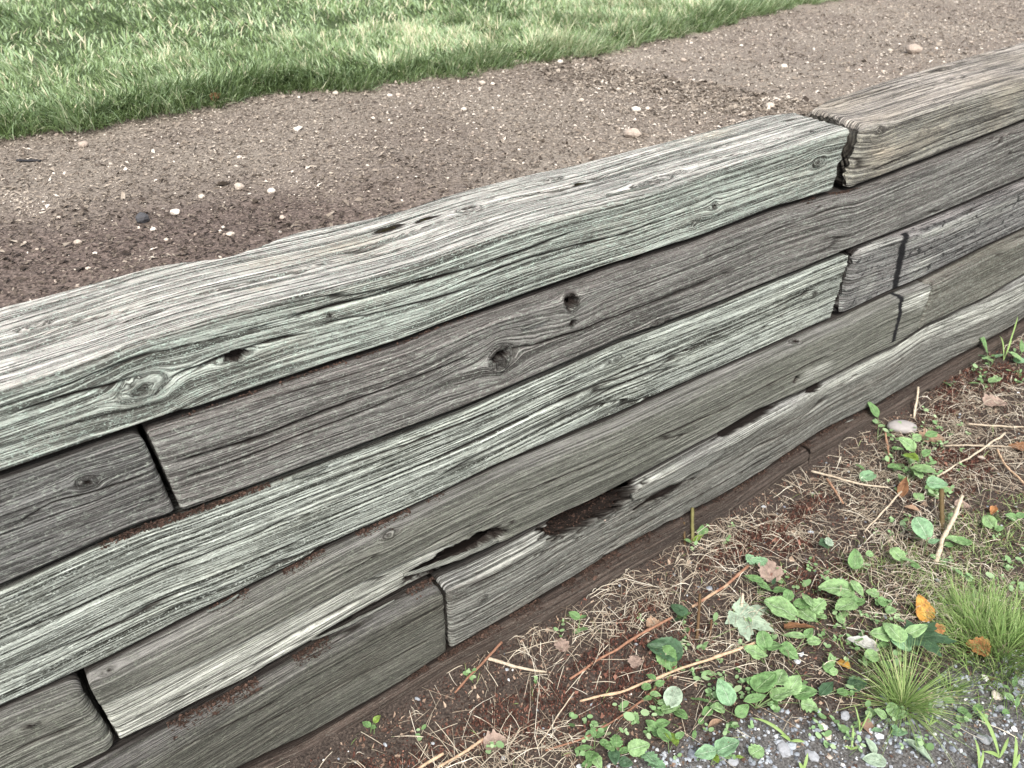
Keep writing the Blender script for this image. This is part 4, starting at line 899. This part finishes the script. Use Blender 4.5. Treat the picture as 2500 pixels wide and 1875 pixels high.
weed((2025,1650), [(2023,1631,34,'round','mid',150,.02),(2036,1640,24,'round','pale',0,.018),(2030,1610,26,'round','pale',60,.022)], 'little round-leaved weed on bare soil left of the wiry grass')
weed((2010,1700), [(2018,1680,66,'lance','dark',40,.02,dict(asp=.5)),(2092,1670,52,'oak','dark',0,.02),(2060,1690,40,'ovate','mid',10,.015)], 'wilted dark leaves in front of the green patch, above bare gravel')
weed((2172,1770), [(2150,1742,38,'ovate','pale',150,.035),(2178,1731,36,'round','pale',90,.04),(2198,1744,36,'round','pale',10,.035),(2140,1782,38,'lance','blue',190,.012,dict(asp=.5)),(2195,1788,44,'ovate','blue',-15,.012),(2185,1775,24,'ovate','blue',60,.02)], 'five-leaved weed rooted in the gravel under the wiry tuft')
weed((1735,1868), [(1722,1838,62,'ovate','blue',190,.045),(1775,1822,74,'ovate','blue',20,.050,dict(asp=.8)),(1748,1852,30,'ovate','lime',-80,.020),(1806,1848,26,'lance','lime',-10,.02)], 'broad two-leaved weed at the bottom edge of the photo')
weed((1840,1852), [(1848,1834,50,'oak','pale',30,.02)], 'single lobed leaf on gravel right of the broad two-leaved weed')
weed((1590,1700), [(1590,1652,30,'ovate','mid',150,.05),(1612,1668,30,'ovate','mid',20,.045),(1577,1677,26,'round','mid',190,.04),(1600,1695,32,'ovate','pale',-20,.035),(1622,1716,34,'round','pale',-10,.03),(1640,1728,50,'serrate','pale',10,.03),(1608,1738,26,'round','mid',-100,.015),(1580,1705,28,'ovate','mid',190,.03)], 'bushy small-leaved weed crossing the lower reddish stalk')
weed((1650,1720), [(1644,1699,58,'round','under',60,.045,dict(tilt=18)),(1665,1745,40,'serrate','mid',-50,.02)], 'weed with downy whitish round leaf behind the bushy one')
weed((1600,1785), [(1588,1768,32,'heart','mid',150,.02),(1622,1765,34,'heart','mid',10,.02),(1600,1792,26,'ovate','mid',-60,.015)], 'pair of heart-shaped seedlings left of the yellowed leaf')
weed((1548,1760), [(1546,1750,34,'oak','pale',170,.012)], 'single pale lobed leaf lying among the straw')
weed((1450,1830), [(1448,1786,34,'lance','mid',100,.05,dict(asp=.5)),(1466,1794,32,'lance','mid',20,.045,dict(asp=.5)),(1424,1826,52,'lance','mid',185,.03,dict(asp=.4)),(1442,1848,46,'serrate','mid',-120,.03),(1478,1815,34,'ovate','mid',-10,.03),(1460,1862,36,'serrate','pale',-70,.02),(1432,1866,34,'ovate','mid',200,.015)], 'upright toothed weed at the bottom, leftmost of the green ones')
weed((1510,1850), [(1505,1808,40,'oak','mid',80,.04),(1488,1822,34,'oak','mid',170,.035),(1525,1832,34,'ovate','mid',10,.03),(1500,1850,40,'serrate','dark',-90,.03),(1530,1862,36,'serrate','dark',-20,.02)], 'dark-centred weed right of the leftmost toothed one')
weed((1560,1850), [(1562,1824,58,'serrate','pale',10,.04),(1590,1852,56,'oak','blue',-50,.025),(1604,1866,50,'oak','blue',-30,.02)], 'pale scalloped leaf weed between the dark one and the yellowed leaf')
weed((1632,1840), [(1642,1802,56,'ovate','lime',-70,.045,dict(asp=.8)),(1620,1792,44,'round','mid',120,.05),(1660,1795,30,'ovate','mid',20,.05)], 'weed with a yellowed and spotted drooping leaf')
weed((1700,1765), [(1695,1795,32,'lance','mid',-110,.015),(1712,1760,24,'ovate','mid',60,.02)], 'tiny lance-leaved weed beside the curled tan leaf')
weed((1731,1650), [(1731,1643,50,'lance','pale',180,.015,dict(asp=.35))], 'lone narrow pale leaf above the paddle-leaved weed')
weed((1850,1450), [(1840,1412,60,'lance','mid',150,.04,dict(asp=.4)),(1868,1432,46,'ovate','mid',-30,.03),(1905,1440,42,'ovate','mid',-10,.03),(1890,1418,30,'lance','dark',60,.03)], 'narrow-leaved weed beside the dry lobed leaf')
weed((1838,1385), [(1832,1365,34,'oak','blue',120,.03),(1860,1370,36,'oak','blue',20,.03)], 'jagged blue-green weed above the dry lobed leaf')
weed((2022,1355), [(2012,1328,36,'oak','dark',200,.04),(2024,1322,30,'oak','under',70,.05)], 'small curled grey-green leaf standing in the straw')
weed((2142,1075), [(2132,998,56,'ovate','mid',125,.06,dict(tilt=45,asp=.55)),(2152,1040,24,'ovate','pale',200,.045),(2168,1062,26,'ovate','mid',-40,.03)], 'upright leaf against the foot timber beside the smooth stone')
weed((2230,1175), [(2214,1082,50,'serrate','pale',150,.06),(2240,1068,38,'ovate','pale',30,.06),(2275,1060,44,'lance','mid',10,.05,dict(asp=.5)),(2226,1114,52,'ovate','lime',-80,.07),(2256,1146,58,'round','pale',-30,.05),(2240,1155,40,'round','pale',-90,.04),(2182,1140,40,'serrate','mid',190,.04),(2200,1165,34,'ovate','mid',230,.03),(2190,1095,28,'round','mid',170,.05),(2262,1105,30,'ovate','mid',20,.05)], 'big leafy weed cluster just right of the smooth stone')
weed((2125,1180), [(2117,1163,44,'round','blue',200,.03),(2100,1140,26,'oak','mid',140,.03)], 'single round blue-green leaf left of the big leafy cluster')
weed((2285,1215), [(2290,1180,50,'serrate','blue',-20,.04),(2243,1213,32,'round','pale',-100,.02),(2310,1195,34,'ovate','pale',0,.03),(2270,1190,36,'ovate','mid',200,.03)], 'spreading weed between the big leafy cluster and the cut stub')
weed((2345,1345), [(2330,1318,46,'serrate','pale',160,.035),(2358,1322,42,'serrate','mid',10,.03),(2315,1330,30,'ovate','mid',190,.02)], 'crinkled weed right of the tan broken stalk')
weed((2418,1290), [(2414,1272,40,'round','pale',100,.03),(2440,1290,26,'ovate','mid',0,.025)], 'round-leaved weed at the upper edge of the short grass')
weed((2480,1275), [(2470,1262,36,'ovate','mid',170,.03),(2492,1258,30,'ovate','mid',20,.03)], 'weed at the right border on the short grass')
weed((2415,900), [(2404,840,62,'spoon','mid',115,.07,dict(tilt=55,asp=.42)),(2398,868,28,'ovate','blue',190,.03),(2440,868,26,'ovate','blue',20,.03),(2420,880,30,'spoon','pale',80,.03)], 'spear-leaved weed at the foot of the wall near right edge')
weed((2485,885), [(2478,868,40,'serrate','pale',150,.04),(2495,845,40,'lance','mid',80,.05,dict(tilt=50)),(2490,880,34,'ovate','blue',-20,.02)], 'pale weed at the right border behind the spear-leaved one')
weed((2425,945), [(2430,927,40,'ovate','pale',10,.035),(2382,935,40,'lance','mid',180,.02)], 'weed on the rusty litter under the spear-leaved one')
weed((2140,1450), [(2130,1448,36,'oak','pale',150,.03),(2160,1470,34,'serrate','mid',0,.03),(2175,1490,30,'oak','pale',-20,.03)], 'tattered pale weed left of the gold leaf')
weed((2370,1755), [(2350,1735,26,'round','mid',170,.02),(2388,1728,26,'round','mid',20,.025),(2345,1758,22,'round','pale',200,.01),(2400,1745,22,'ovate','pale',-10,.02)], 'clover-like seedling in the gravel at right')
weed((2318,1712), [(2318,1710,26,'round','pale',0,.008)], 'single coin-shaped leaf lying on gravel')
weed((2470,1720), [(2462,1700,30,'ovate','pale',120,.03),(2484,1712,34,'lance','mid',60,.05,dict(tilt=50)),(2455,1738,26,'ovate','mid',200,.02)], 'seedling at the right border in the gravel')
weed((2465,1690), [(2478,1662,36,'lance','mid',70,.03,dict(tilt=55,asp=.35)),(2455,1676,24,'lance','mid',150,.02)], 'narrow seedling above the right border gravel')

def loose(name, px, size, shape, mat, deg, label, h=.004, tilt=0, asp=.85, curl=.1, cup=.1, stalk=None, roll=0, cat_='leaf', group=None):
    c = low_px(*px); e = grow_leaf(None, np.zeros(3), px, size, shape, mat, deg, h, tilt=tilt, asp=asp, curl=curl, cup=cup, seed=int(px[0]) % 83, name=name, roll=roll)
    V = np.empty(len(e.data.vertices)*3, np.float32); e.data.vertices.foreach_get('co', V); V = V.reshape(-1, 3)-c.astype(np.float32); e.data.vertices.foreach_set('co', V.ravel()); e.location = c
    tag(e, label, cat_, group)
    if stalk:
        p0 = low_px(*stalk[0], .012); p1 = low_px(*stalk[1], .010); t = np.linspace(0, 1, 8)[:, None]; pts = p0*(1-t)+p1*t; pts[:, 2] += .008*np.sin(t[:, 0]*3.1)
        v, q, t3 = tube(pts-c, .0011, 5); mesh_np('stalk', v, q, t3, dict(tint=np.full(len(v), .8)), M_STEM, e)
    return e
loose('maple_leaf', (1850,1525), 118, 'maple', 'under', -35, 'pale green maple leaf lying underside up left of the rust-coloured leaf', h=.016, stalk=((1818,1528),(1740,1560)), tilt=-4)
loose('maple_leaf', (2288,1562), 120, 'maple', 'dark', -20, 'dark green maple leaf above the wiry grass tuft', h=.055, tilt=6, roll=10)
loose('fallen_leaf', (2252,1482), 60, 'serrate', 'gold', 100, 'gold and orange fallen leaf caught in the grass', h=.03, tilt=38, asp=.8, cup=.3)
loose('fallen_leaf', (2292,1535), 34, 'oak', 'orange', 20, 'small orange leaf piece behind the dark maple leaf', h=.03, tilt=20)
loose('fallen_leaf', (1952,1532), 78, 'oak', 'rust', 5, 'rust-coloured curled leaf resting on green leaves', h=.035, asp=.42, cup=.5, roll=35)
loose('fallen_leaf', (1876,1392), 70, 'oak', 'pink', 100, 'pale brown dry lobed leaf on the litter', h=.018, tilt=15, cup=.3)
loose('fallen_leaf', (2387,1582), 54, 'oak', 'orange', 150, 'crumpled orange-tan leaf between the grass clump and gravel', h=.02, cup=.7, roll=20)
loose('fallen_leaf', (2106,1572), 74, 'oak', 'white', 150, 'bleached white skeleton leaf in the green patch', h=.02, asp=.5, cup=.5)
loose('fallen_leaf', (1747,1766), 50, 'lance', 'tan', 30, 'curled tan leaf on the soil by the gravel', h=.012, asp=.3, cup=1.2, curl=.3)
loose('fallen_leaf', (1369,1575), 44, 'oak', 'pink', 120, 'faded pinkish leaf scrap near the small seedling', h=.008, cup=.4)
loose('fallen_leaf', (1597,1526), 40, 'oak', 'tan', 10, 'curled tan leaf under the broken reddish stalk', h=.010, cup=.6)
loose('fallen_leaf', (1550,1615), 40, 'oak', 'pink', 80, 'dusty brown leaf on the rusty litter beside the serrated leaf', h=.012, cup=.4)
loose('fallen_leaf', (1210,1815), 60, 'oak', 'pink', 20, 'crumpled brown leaf on straw at the bottom', h=.016, cup=.6)
loose('fallen_leaf', (2124,1822), 42, 'ovate', 'under', 110, 'rolled grey-green leaf on gravel near the bottom', h=.012, asp=.5, cup=1.0, tilt=25)
loose('fallen_leaf', (2135,1856), 56, 'ovate', 'under', 170, 'flat faded green leaf at the bottom edge on gravel', h=.010, asp=.7)
loose('fallen_leaf', (2243,1834), 76, 'ovate', 'under', -50, 'long folded grey-green leaf on gravel', h=.012, asp=.42, cup=.7, roll=25)
loose('fallen_leaf', (2275,1070), 60, 'oak', 'tan', 0, 'blurred tan leaf behind the leafy cluster', h=.01, cup=.3)
loose('fallen_leaf', (2205,1190), 60, 'lance', 'rust', 60, 'brown withered leaf hanging below the leafy cluster', h=.03, tilt=40, asp=.4, cup=.6)
loose('fallen_leaf', (2430,985), 60, 'oak', 'pink', 10, 'pinkish dry leaf on straw near the right border', h=.012, cup=.4)
loose('fallen_leaf', (2490,1095), 50, 'oak', 'rust', 150, 'red-brown leaf cut by the right border', h=.012, cup=.4)
loose('fallen_leaf', (2425,1245), 44, 'lance', 'orange', 50, 'rolled tan-orange leaf above the short grass', h=.012, asp=.4, cup=.8)
loose('fallen_leaf', (2230,1245), 42, 'lance', 'tan', -30, 'small rolled tan leaf left of the cut stub', h=.012, asp=.4, cup=.9)
loose('fallen_leaf', (2350,1235), 40, 'ovate', 'pink', 0, 'blurred pale pink leaf right of the cut stub', h=.012, cup=.4)
loose('fallen_leaf', (2060,1623), 34, 'oak', 'gold', -60, 'small yellow-brown leaf above the gravel', h=.012, cup=.4, tilt=20)
# dry leaf curled at the lawn edge
p = soil_px(527, 262); V, Q, A = leaf_geo(.055, .04, 'oak', 5, .8, .5, .2); e = mesh_np('fallen_leaf', place(V, np.array([0, 0, .02]), 80, 30), Q, None, A, LM['rust'], loc=p); tag(e, 'dark red curled leaf under the lawn edge', 'leaf')

# ---------------------------------------------------------------- stalks, sticks and stubs
M_STK = tint_mat('reddish_stalk', [(0, (.14, .07, .045)), (.5, (.31, .17, .11)), (1, (.50, .37, .25))], 110, .7, .7)
M_PALE = tint_mat('pale_stick', [(0, (.20, .16, .12)), (1, (.50, .43, .33))], 120, .7, .8)
M_STUB = tint_mat('green_brown_stub', [(0, (.09, .05, .025)), (1, (.14, .13, .05))], 90, .4, .6)
def stick(name, px, hs, rad, mat, label, cat_, group=None, taper=.8, j=.002, tint=None):
    pts = np.array([low_px(a_, b_, h_) for (a_, b_), h_ in zip(px, hs)]); org = pts[0].copy(); org[2] -= hs[0]
    P_ = resample(pts, 26, j, int(px[0][0])); r0 = pxm(pts[0])*rad*.36; rr = r0*np.linspace(1, taper, 26)*(1+.15*vnoise(np.arange(26)*.9, np.zeros(26), int(px[0][0])))
    for kk in (6, 14, 21): rr[kk] *= 1.25
    v, q, t3 = tube(P_-org, rr, 8, wob=.12); tt = np.clip(.55+.4*vnoise(v[:, 0]*40, v[:, 1]*40, 3), 0, 1) if tint is None else np.full(len(v), tint)
    return tag(mesh_np(name, v, q, t3, dict(tint=tt), mat, loc=org), label, cat_, group)
G_ = 'dry weed stalks lying below the wall'
stick('stalk', [(1829,1380),(1770,1430),(1690,1480)], [.03,.028,.02], 11, M_STK, 'orange-red broken stalk, uppermost of the long reddish ones', 'stalk', G_)
stick('stalk', [(1640,1508),(1560,1548),(1500,1590),(1449,1618),(1390,1658)], [.022,.02,.016,.012,.008], 9, M_STK, 'long reddish stalk passing above the serrated leaf', 'stalk', G_, tint=.45)
stick('stalk', [(1850,1568),(1760,1600),(1640,1640),(1530,1685),(1416,1712)], [.03,.03,.028,.022,.012], 10, M_STK, 'long tan stalk crossing the bushy weed', 'stalk', G_, tint=.95)
stick('stalk', [(1600,1680),(1545,1730),(1490,1765),(1450,1785)], [.025,.018,.014,.010], 8, M_STK, 'short brown-red stalk under the long tan one', 'stalk', G_, tint=.2)
stick('stalk', [(1455,1790),(1395,1812),(1330,1832)], [.012,.012,.008], 8, M_STK, 'reddish stalk leading down from the leftmost toothed weed', 'stalk', G_, tint=.3)
stick('stalk', [(1190,1607),(1258,1628),(1335,1642)], [.020,.016,.010], 13, M_PALE, 'thick pale hollow stalk on the straw beside the foot timber', 'stalk', G_, taper=.5, tint=.9)
stick('stalk', [(1225,1570),(1190,1605),(1140,1655),(1110,1690)], [.05,.035,.02,.008], 9, M_STK, 'brown splintered stalk leaning against the foot timber', 'stalk', G_, tint=.25)
stick('stalk', [(1980,1150),(2060,1172),(2120,1185),(2170,1190)], [.02,.024,.026,.024], 7, M_PALE, 'straight pale stalk pointing at the leafy cluster', 'stalk', G_, tint=.9)
stick('stalk', [(2455,1058),(2370,1115),(2287,1163)], [.03,.025,.018], 7, M_PALE, 'pale stalk rising right of the leafy cluster', 'stalk', G_, tint=1)
stick('stalk', [(2018,1169),(2040,1200),(2060,1230)], [.02,.018,.012], 8, M_STK, 'short orange stalk below the straight pale stalk', 'stalk', G_, tint=.6)
stick('stalk', [(2161,1058),(2168,1090),(2170,1130)], [.04,.03,.01], 7, M_STK, 'orange stalk standing beneath the upright leaf', 'stalk', G_, tint=.6)
stick('stalk', [(2306,1087),(2400,1088),(2470,1090)], [.02,.02,.016], 6, M_PALE, 'level straw-coloured stalk behind the pale rising one', 'stalk', G_, tint=.7)
stick('stalk', [(2363,1036),(2430,1040),(2500,1042)], [.015,.016,.014], 7, M_PALE, 'level pale stalk nearest the right border', 'stalk', G_, tint=.8)
stick('stalk', [(2433,1099),(2455,1135),(2500,1180)], [.02,.02,.012], 7, M_STK, 'forked tan stalk under the pale rising one at right', 'stalk', G_, tint=.9)
stick('stalk', [(2200,1200),(2160,1245),(2110,1298)], [.05,.03,.012], 6, M_PALE, 'slanted straw-yellow stalk below the leafy cluster', 'stalk', G_, tint=.9)
stick('stalk', [(2348,1210),(2330,1265),(2300,1320),(2284,1372)], [.075,.05,.03,.010], 13, M_PALE, 'split tan stalk leaning beside the cut stub', 'stalk', G_, taper=1.1, tint=.95)
stick('stalk', [(1250,1420),(1300,1845)][:1]+[(1251,1425)], [.01,.01], 1, M_STK, 'x', 'stalk') if False else None
stick('stalk', [(1085,1840),(1040,1866),(1000,1890)], [.012,.012,.01], 12, M_STK, 'yellow-brown stalk at the bottom left of the litter', 'stalk', G_, tint=1)
stick('stalk', [(1180,1805),(1120,1845),(1060,1880)], [.016,.014,.01], 11, M_STK, 'bent tan stalk at the bottom edge on rusty litter', 'stalk', G_, tint=.9)
stick('stalk', [(1400,1690),(1350,1770),(1310,1830)], [.02,.025,.015], 4, M_PALE, 'thin pale straw standing out on the rusty drift', 'stalk', G_, tint=1)
stick('stalk', [(2270,1690),(2265,1720),(2262,1740)], [.012,.01,.008], 16, M_PALE, 'stubby pinkish stick on gravel right of the wiry tuft', 'stalk', G_, tint=.8)
GS = 'cut weed stubs standing in the litter'
stick('cut_stub', [(1702,1562),(1706,1500),(1710,1449)], [0,.035,.065], 11, M_STUB, 'taller brown cut stub right of the serrated leaf', 'stub', GS, tint=.1, taper=.9)
stick('cut_stub', [(1733,1564),(1735,1540),(1737,1514)], [0,.014,.030], 8, M_STUB, 'shorter dark cut stub beside the taller brown one', 'stub', GS, tint=0, taper=.9)
stick('cut_stub', [(1672,1330),(1671,1300),(1671,1275)], [0,.018,.034], 8, M_STUB, 'thin brown cut stub against the foot timber', 'stub', GS, tint=.2, taper=.9)
e = stick('cut_stub', [(1692,1328),(1690,1285),(1690,1240)], [0,.030,.060], 12, M_STUB, 'green cut stub with small leaves against the foot timber', 'stub', GS, tint=1, taper=.95)
org = np.array(e.location)
for px_, sz, dg in (((1704,1313),30,20),((1712,1296),36,70),((1680,1320),24,180)): grow_leaf(e, org, px_, sz, 'lance', 'lime' if dg == 20 else 'mid', dg, .022, asp=.5, seed=dg, tilt=30)
stick('cut_stub', [(2299,1298),(2299,1240),(2299,1195)], [0,.045,.080], 17, M_STUB, 'thick brown cut stub left of the split tan stalk', 'stub', GS, tint=.3, taper=.9)
stick('cut_stub', [(1810,1510),(1811,1475),(1813,1449)], [.0,.02,.036], 9, M_PALE, 'bleached white stub left of the largest round leaf', 'stub', GS, tint=1, taper=1)
stick('cut_stub', [(2232,1022),(2236,985),(2242,945)], [0,.03,.058], 7, M_PALE, 'bleached upright stub behind the smooth stone', 'stub', GS, tint=1, taper=1)
# seedlings at the foot and on the ledges
e = weed((1064,1590), [(1065,1607-10,30,'lance','mid',105,.03,dict(tilt=50,asp=.4)),(1070,1625,16,'ovate','mid',20,.012)], 'tiny narrow-leaved seedling against the foot timber, leftmost')
weed((905,1790), [(920,1755,26,'ovate','lime',40,.03),(895,1768,30,'ovate','mid',150,.025),(912,1775,18,'ovate','mid',-20,.015)], 'small yellow-green seedling at the foot of the wall, bottom left')
# wide single grass blades in the gravel
def blade_plant(root, tips, W, label):
    c = low_px(*root); e = empty('broad_grass', c, label, 'grass', 'broad grass blades in the gravel')
    for (a_, b_, h_) in tips:
        tp = low_px(a_, b_, h_); t = np.linspace(0, 1, 12)[:, None]; m_ = (c+tp)/2+np.array([0, 0, .35*np.linalg.norm(tp-c)]); pts = (1-t)**2*c+2*t*(1-t)*m_+t*t*tp-c
        d = tp-c; s_ = np.cross(_fw, d); s_ /= np.linalg.norm(s_); w = W*np.sin(np.pi*np.clip(t*.85+.12, 0, 1))
        up = np.cross(s_, d); up /= np.linalg.norm(up)
        V = np.stack([pts-s_*w/2+up*w*.15, pts-up*w*.1, pts+s_*w/2+up*w*.15], 1).reshape(-1, 3)
        mesh_np('blade', V, grid_quads(12, 3), None, dict(tint=np.full(36, .55)), M_WGRASS, e)
blade_plant((2078,1830), [(2082,1770,.03),(2060,1822,.01),(2096,1824,.01)], .006, 'broad upright grass blade in bare gravel')
blade_plant((1930,1810), [(1836,1752,.02),(1965,1812,.008),(1905,1795,.02)], .008, 'long broad grass blade lying towards the paddle-leaved weed')
blade_plant((2440,1850), [(2375,1722,.05),(2462,1800,.03),(2400,1835,.02)], .009, 'long broad grass blade arching at the lower right')
blade_plant((2390,1885), [(2378,1800,.04),(2400,1830,.03)], .007, 'short broad grass blades at the bottom right')
blade_plant((2472,1880), [(2478,1795,.05),(2490,1840,.02)], .009, 'single erect broad grass blade at the lower right border')
blade_plant((1960,1885), [(1972,1838,.03),(1950,1860,.02)], .008, 'small broad grass blade at the bottom edge, middle')
blade_plant((2098,1790), [(2085,1720,.05),(2125,1735,.045),(2095,1750,.04)], .004, 'thin arching seedling grass left of the wiry tuft')
blade_plant((2270,1770), [(2250,1748,.012),(2278,1742,.02),(2290,1758,.012)], .005, 'little star of grass blades below the wiry tuft')
blade_plant((2450,880), [(2485,770,.09),(2470,830,.05),(2440,820,.06)], .006, 'tall grass blades behind the spear-leaved weed')
# tiny seedlings too many to count
P, a, b = sample_low(16000); wz = ell(a, b, [(1950,1560,330,170,10),(1650,1790,330,110,10),(2250,1130,110,110,0),(2300,1400,260,140,0),(2150,1780,300,70,0),(2440,900,80,60,0)])*.30+.02
k = rng.random(len(P)) < wz*(.08+.92*sstep(-.05, .25, fbm(P[:, 0]*9, P[:, 1]*9, 2, 161))); P = P[k]; n = len(P); Vs = []; As = []
th_ = np.linspace(0, 2*np.pi, 9)[:-1]
for j_ in range(4):
    az = rng.uniform(0, 6.28, n); rr = rng.lognormal(-5.1, .38, n); hh = rng.uniform(.006, .034, n); tl = rng.normal(.15, .35, n)
    c_ = P + np.stack([np.cos(az)*rr*1.3, np.sin(az)*rr*1.3, hh], -1)
    e1 = np.stack([np.cos(az), np.sin(az), np.sin(tl)], -1); e2 = np.stack([-np.sin(az), np.cos(az), rng.normal(0, .25, n)], -1)
    V_ = c_[:, None]+rr[:, None, None]*(np.cos(th_)[None, :, None]*e1[:, None]+.72*np.sin(th_)[None, :, None]*e2[:, None])
    Vs.append(np.concatenate([V_, c_[:, None]-np.array([0, 0, .0012])], 1)); As.append(np.repeat(np.clip(rng.normal(.5, .22, n), 0, 1), 9))
V_ = np.concatenate(Vs).reshape(-1, 3); nn_ = len(V_)//9; o9 = (np.arange(nn_)*9)[:, None, None]
T_ = (o9+np.array([[i_, (i_+1) % 8, 8] for i_ in range(8)])[None]).reshape(-1, 3)
M_SEED = grass_mat('seedling_leaf', [(0, (.10, .18, .06)), (.5, (.22, .36, .16)), (1, (.40, .52, .30))])
tag(mesh_np('seedlings', V_, None, T_, dict(tint=np.concatenate(As)), M_SEED), 'tiny green seedlings sprouting all over the weedy ground', 'seedlings', kind='stuff')
# torn slivers still hanging on the timbers
TB = [o_ for o_ in COL.objects if o_.get('category') == 'timber']
def splinter(row, ti, p0, p1, w, lift=.004):
    r_ = ROWS[row]; q = []
    for (a_, b_) in (p0, p1):
        x_, v_ = front_uv(r_, a_, b_); q.append(np.array([x_, float(r_['yf'](x_))-min(v_, 0)-lift*(v_ >= 0), float(r_['zt'](x_))-max(v_, 0)+lift*(v_ < 0)]))
    P_ = resample(q, 16, .0012, int(p0[0])); P_[:, 1] -= lift*1.5*np.sin(np.linspace(0, 3.0, 16)); org = np.array(TB[ti].location)
    v, q4, t3 = tube(P_-org, w*np.sin(np.pi*np.linspace(.12, .93, 16))**.6, 6, int(p0[0]), .35); n_ = len(v)
    g_ = np.stack([v[:, 0]+org[0], v[:, 1]*3+v[:, 2]*3, np.full(n_, 2.2)], -1)
    mesh_np('splinter', v, q4, t3, dict(grain=g_, face=g_*[1, 1, 0], dirt=np.zeros(n_), tar=np.zeros(n_), cream=np.zeros(n_), bleach=np.full(n_, .7)), TB[ti].data.materials[0], TB[ti])
for a_ in ((2,4,(712,1170),(800,1140),.004),(2,4,(505,1490),(580,1448),.004),(3,7,(985,1402),(1215,1318),.007),(3,7,(760,1560),(960,1462),.004),(3,7,(1120,1352),(1200,1318),.005),(4,10,(1310,1262),(1400,1232),.004),
           (4,10,(1470,1300),(1570,1255),.004),(4,10,(1543,1212),(1765,1098),.017),(2,4,(1650,640+110),(1745,712),.004),(1,3,(1270,800),(1340,775),.003),(0,0,(1480,480),(1600,452),.003),(4,10,(2140,1000),(2060,1030),.005)): splinter(*a_)
# stones of the lower ground
M_SM = tint_mat('smooth_stone', [(0, (.21, .195, .19)), (1, (.31, .29, .28))], 60, .25, .55)
M_GREY = tint_mat('grey_stone', [(0, (.17, .18, .19)), (1, (.30, .31, .33))], 120, .3)
p = low_px(2200,1050); rock('stone', p, 76*pxm(p), M_SM, 'smooth pinkish-grey stone at the foot timber, half hidden by leaves', 'stone', flat=.36, seed=8, jag=.09, az=-.75, asp=.62)
for i, (a_, b_, sz, m_, lab) in enumerate([(2062,1750,34,M_GREY,'rounded grey stone at the upper edge of the gravel'),(1915,1832,52,M_GREY,'flat grey slab of stone in the gravel near the bottom'),(1982,1848,44,M_GREY,'bluish flat stone right of the grey slab'),(1790,1862,38,M_GREY,'grey stone beside the broad two-leaved weed'),(2288,1716,40,M_GREY,'angular blue-grey stone right of the stubby stick'),(2432,1702,36,M_PEB,'pale cream stone in the gravel near right border'),(2402,1808,42,M_GREY,'grey stone below the clover-like seedling'),(2442,1732,30,M_GREY,'blue stone just under the pale cream stone'),(2490,1668,34,M_GREY,'slate-coloured stone at the right border'),(2394,1120,20,M_PEB,'small white pebble under the rising pale stalk'),(1478,1847-30,14,M_PEB,'tiny white pebble beside the leftmost toothed weed'),(2020,1800,30,M_PEB,'white crumbly stone left of the upright blade'),(2010,1776,24,M_PEB,'small white stone above the crumbly one'),(2025,1850,18,M_PEB,'bright white pebble right of the bluish flat stone')]):
    p = low_px(a_, b_); rock('stone', p, sz*.8*pxm(p), m_, lab, 'stone', 'larger stones in the gravel and litter', flat=.45, seed=20+i, az=i*.9, jag=.24)
# things on the wall
def moss(px, row, su, sv, n, label):
    x_, v_ = front_uv(ROWS[row], *px); r_ = ROWS[row]; c = np.array([x_, float(r_['yf'](x_))-min(v_, 0), float(r_['zt'](x_))-max(v_, 0)])
    q = rng.normal(0, 1, (n, 2))*[su, sv]; 
    P_ = np.stack([q[:, 0], q[:, 1] if v_ < 0 else 0*q[:, 0]-.001, 0*q[:, 0]-.003 if v_ < 0 else q[:, 1]], -1)
    v, q_, t_, a2 = blades(P_, rng.uniform(.003, .008, n), np.full(n, .0012), rng.uniform(0, 6.28, n), rng.uniform(0, .9, n), rng.uniform(0, .8, n), 2, rng.random(n)*.6)
    return tag(mesh_np('moss', v, q_, t_, a2, M_MOSS, loc=c), label, 'moss')
M_MOSS = grass_mat('dark_moss', [(0, (.025, .025, .010)), (.6, (.06, .055, .020)), (1, (.12, .11, .05))], .9, .1)
moss((953,558), 0, .014, .0035, 260, 'olive-brown moss cushion on top timber beside the cream patch')
moss((1039,536), 0, .010, .0025, 140, 'smaller moss fleck right of the first on the top timber')
moss((1418,449), 0, .009, .003, 140, 'moss plug at the end of the crack on the top timber')
moss((1778,722), 2, .012, .004, 200, 'black moss lump in the seam over the bleached timber')
for i, (a_, b_, sz, row) in enumerate([(1478,1256,7,4)]):
    x_, v_ = front_uv(ROWS[row], a_, b_); p = np.array([x_, float(ROWS[row]['yf'](x_))+.0, float(ROWS[row]['zt'](x_))-.045]); rock('pebble', p, .008, M_PEB, 'tiny pale pebble in the rotted hollow of the wall', 'pebble', seed=70)
p0 = soil_px(45, 398); p1 = soil_px(98, 396); v, q, t3 = tube(resample(np.array([p0, p1]), 10, .003, 3)-p0+np.array([0, 0, .006]), .004, 6, wob=.3)
tag(mesh_np('stick', v, q, t3, dict(tint=np.full(len(v), .0)), M_DARKR, loc=p0), 'short black stick on the mulch near the left edge', 'stick')
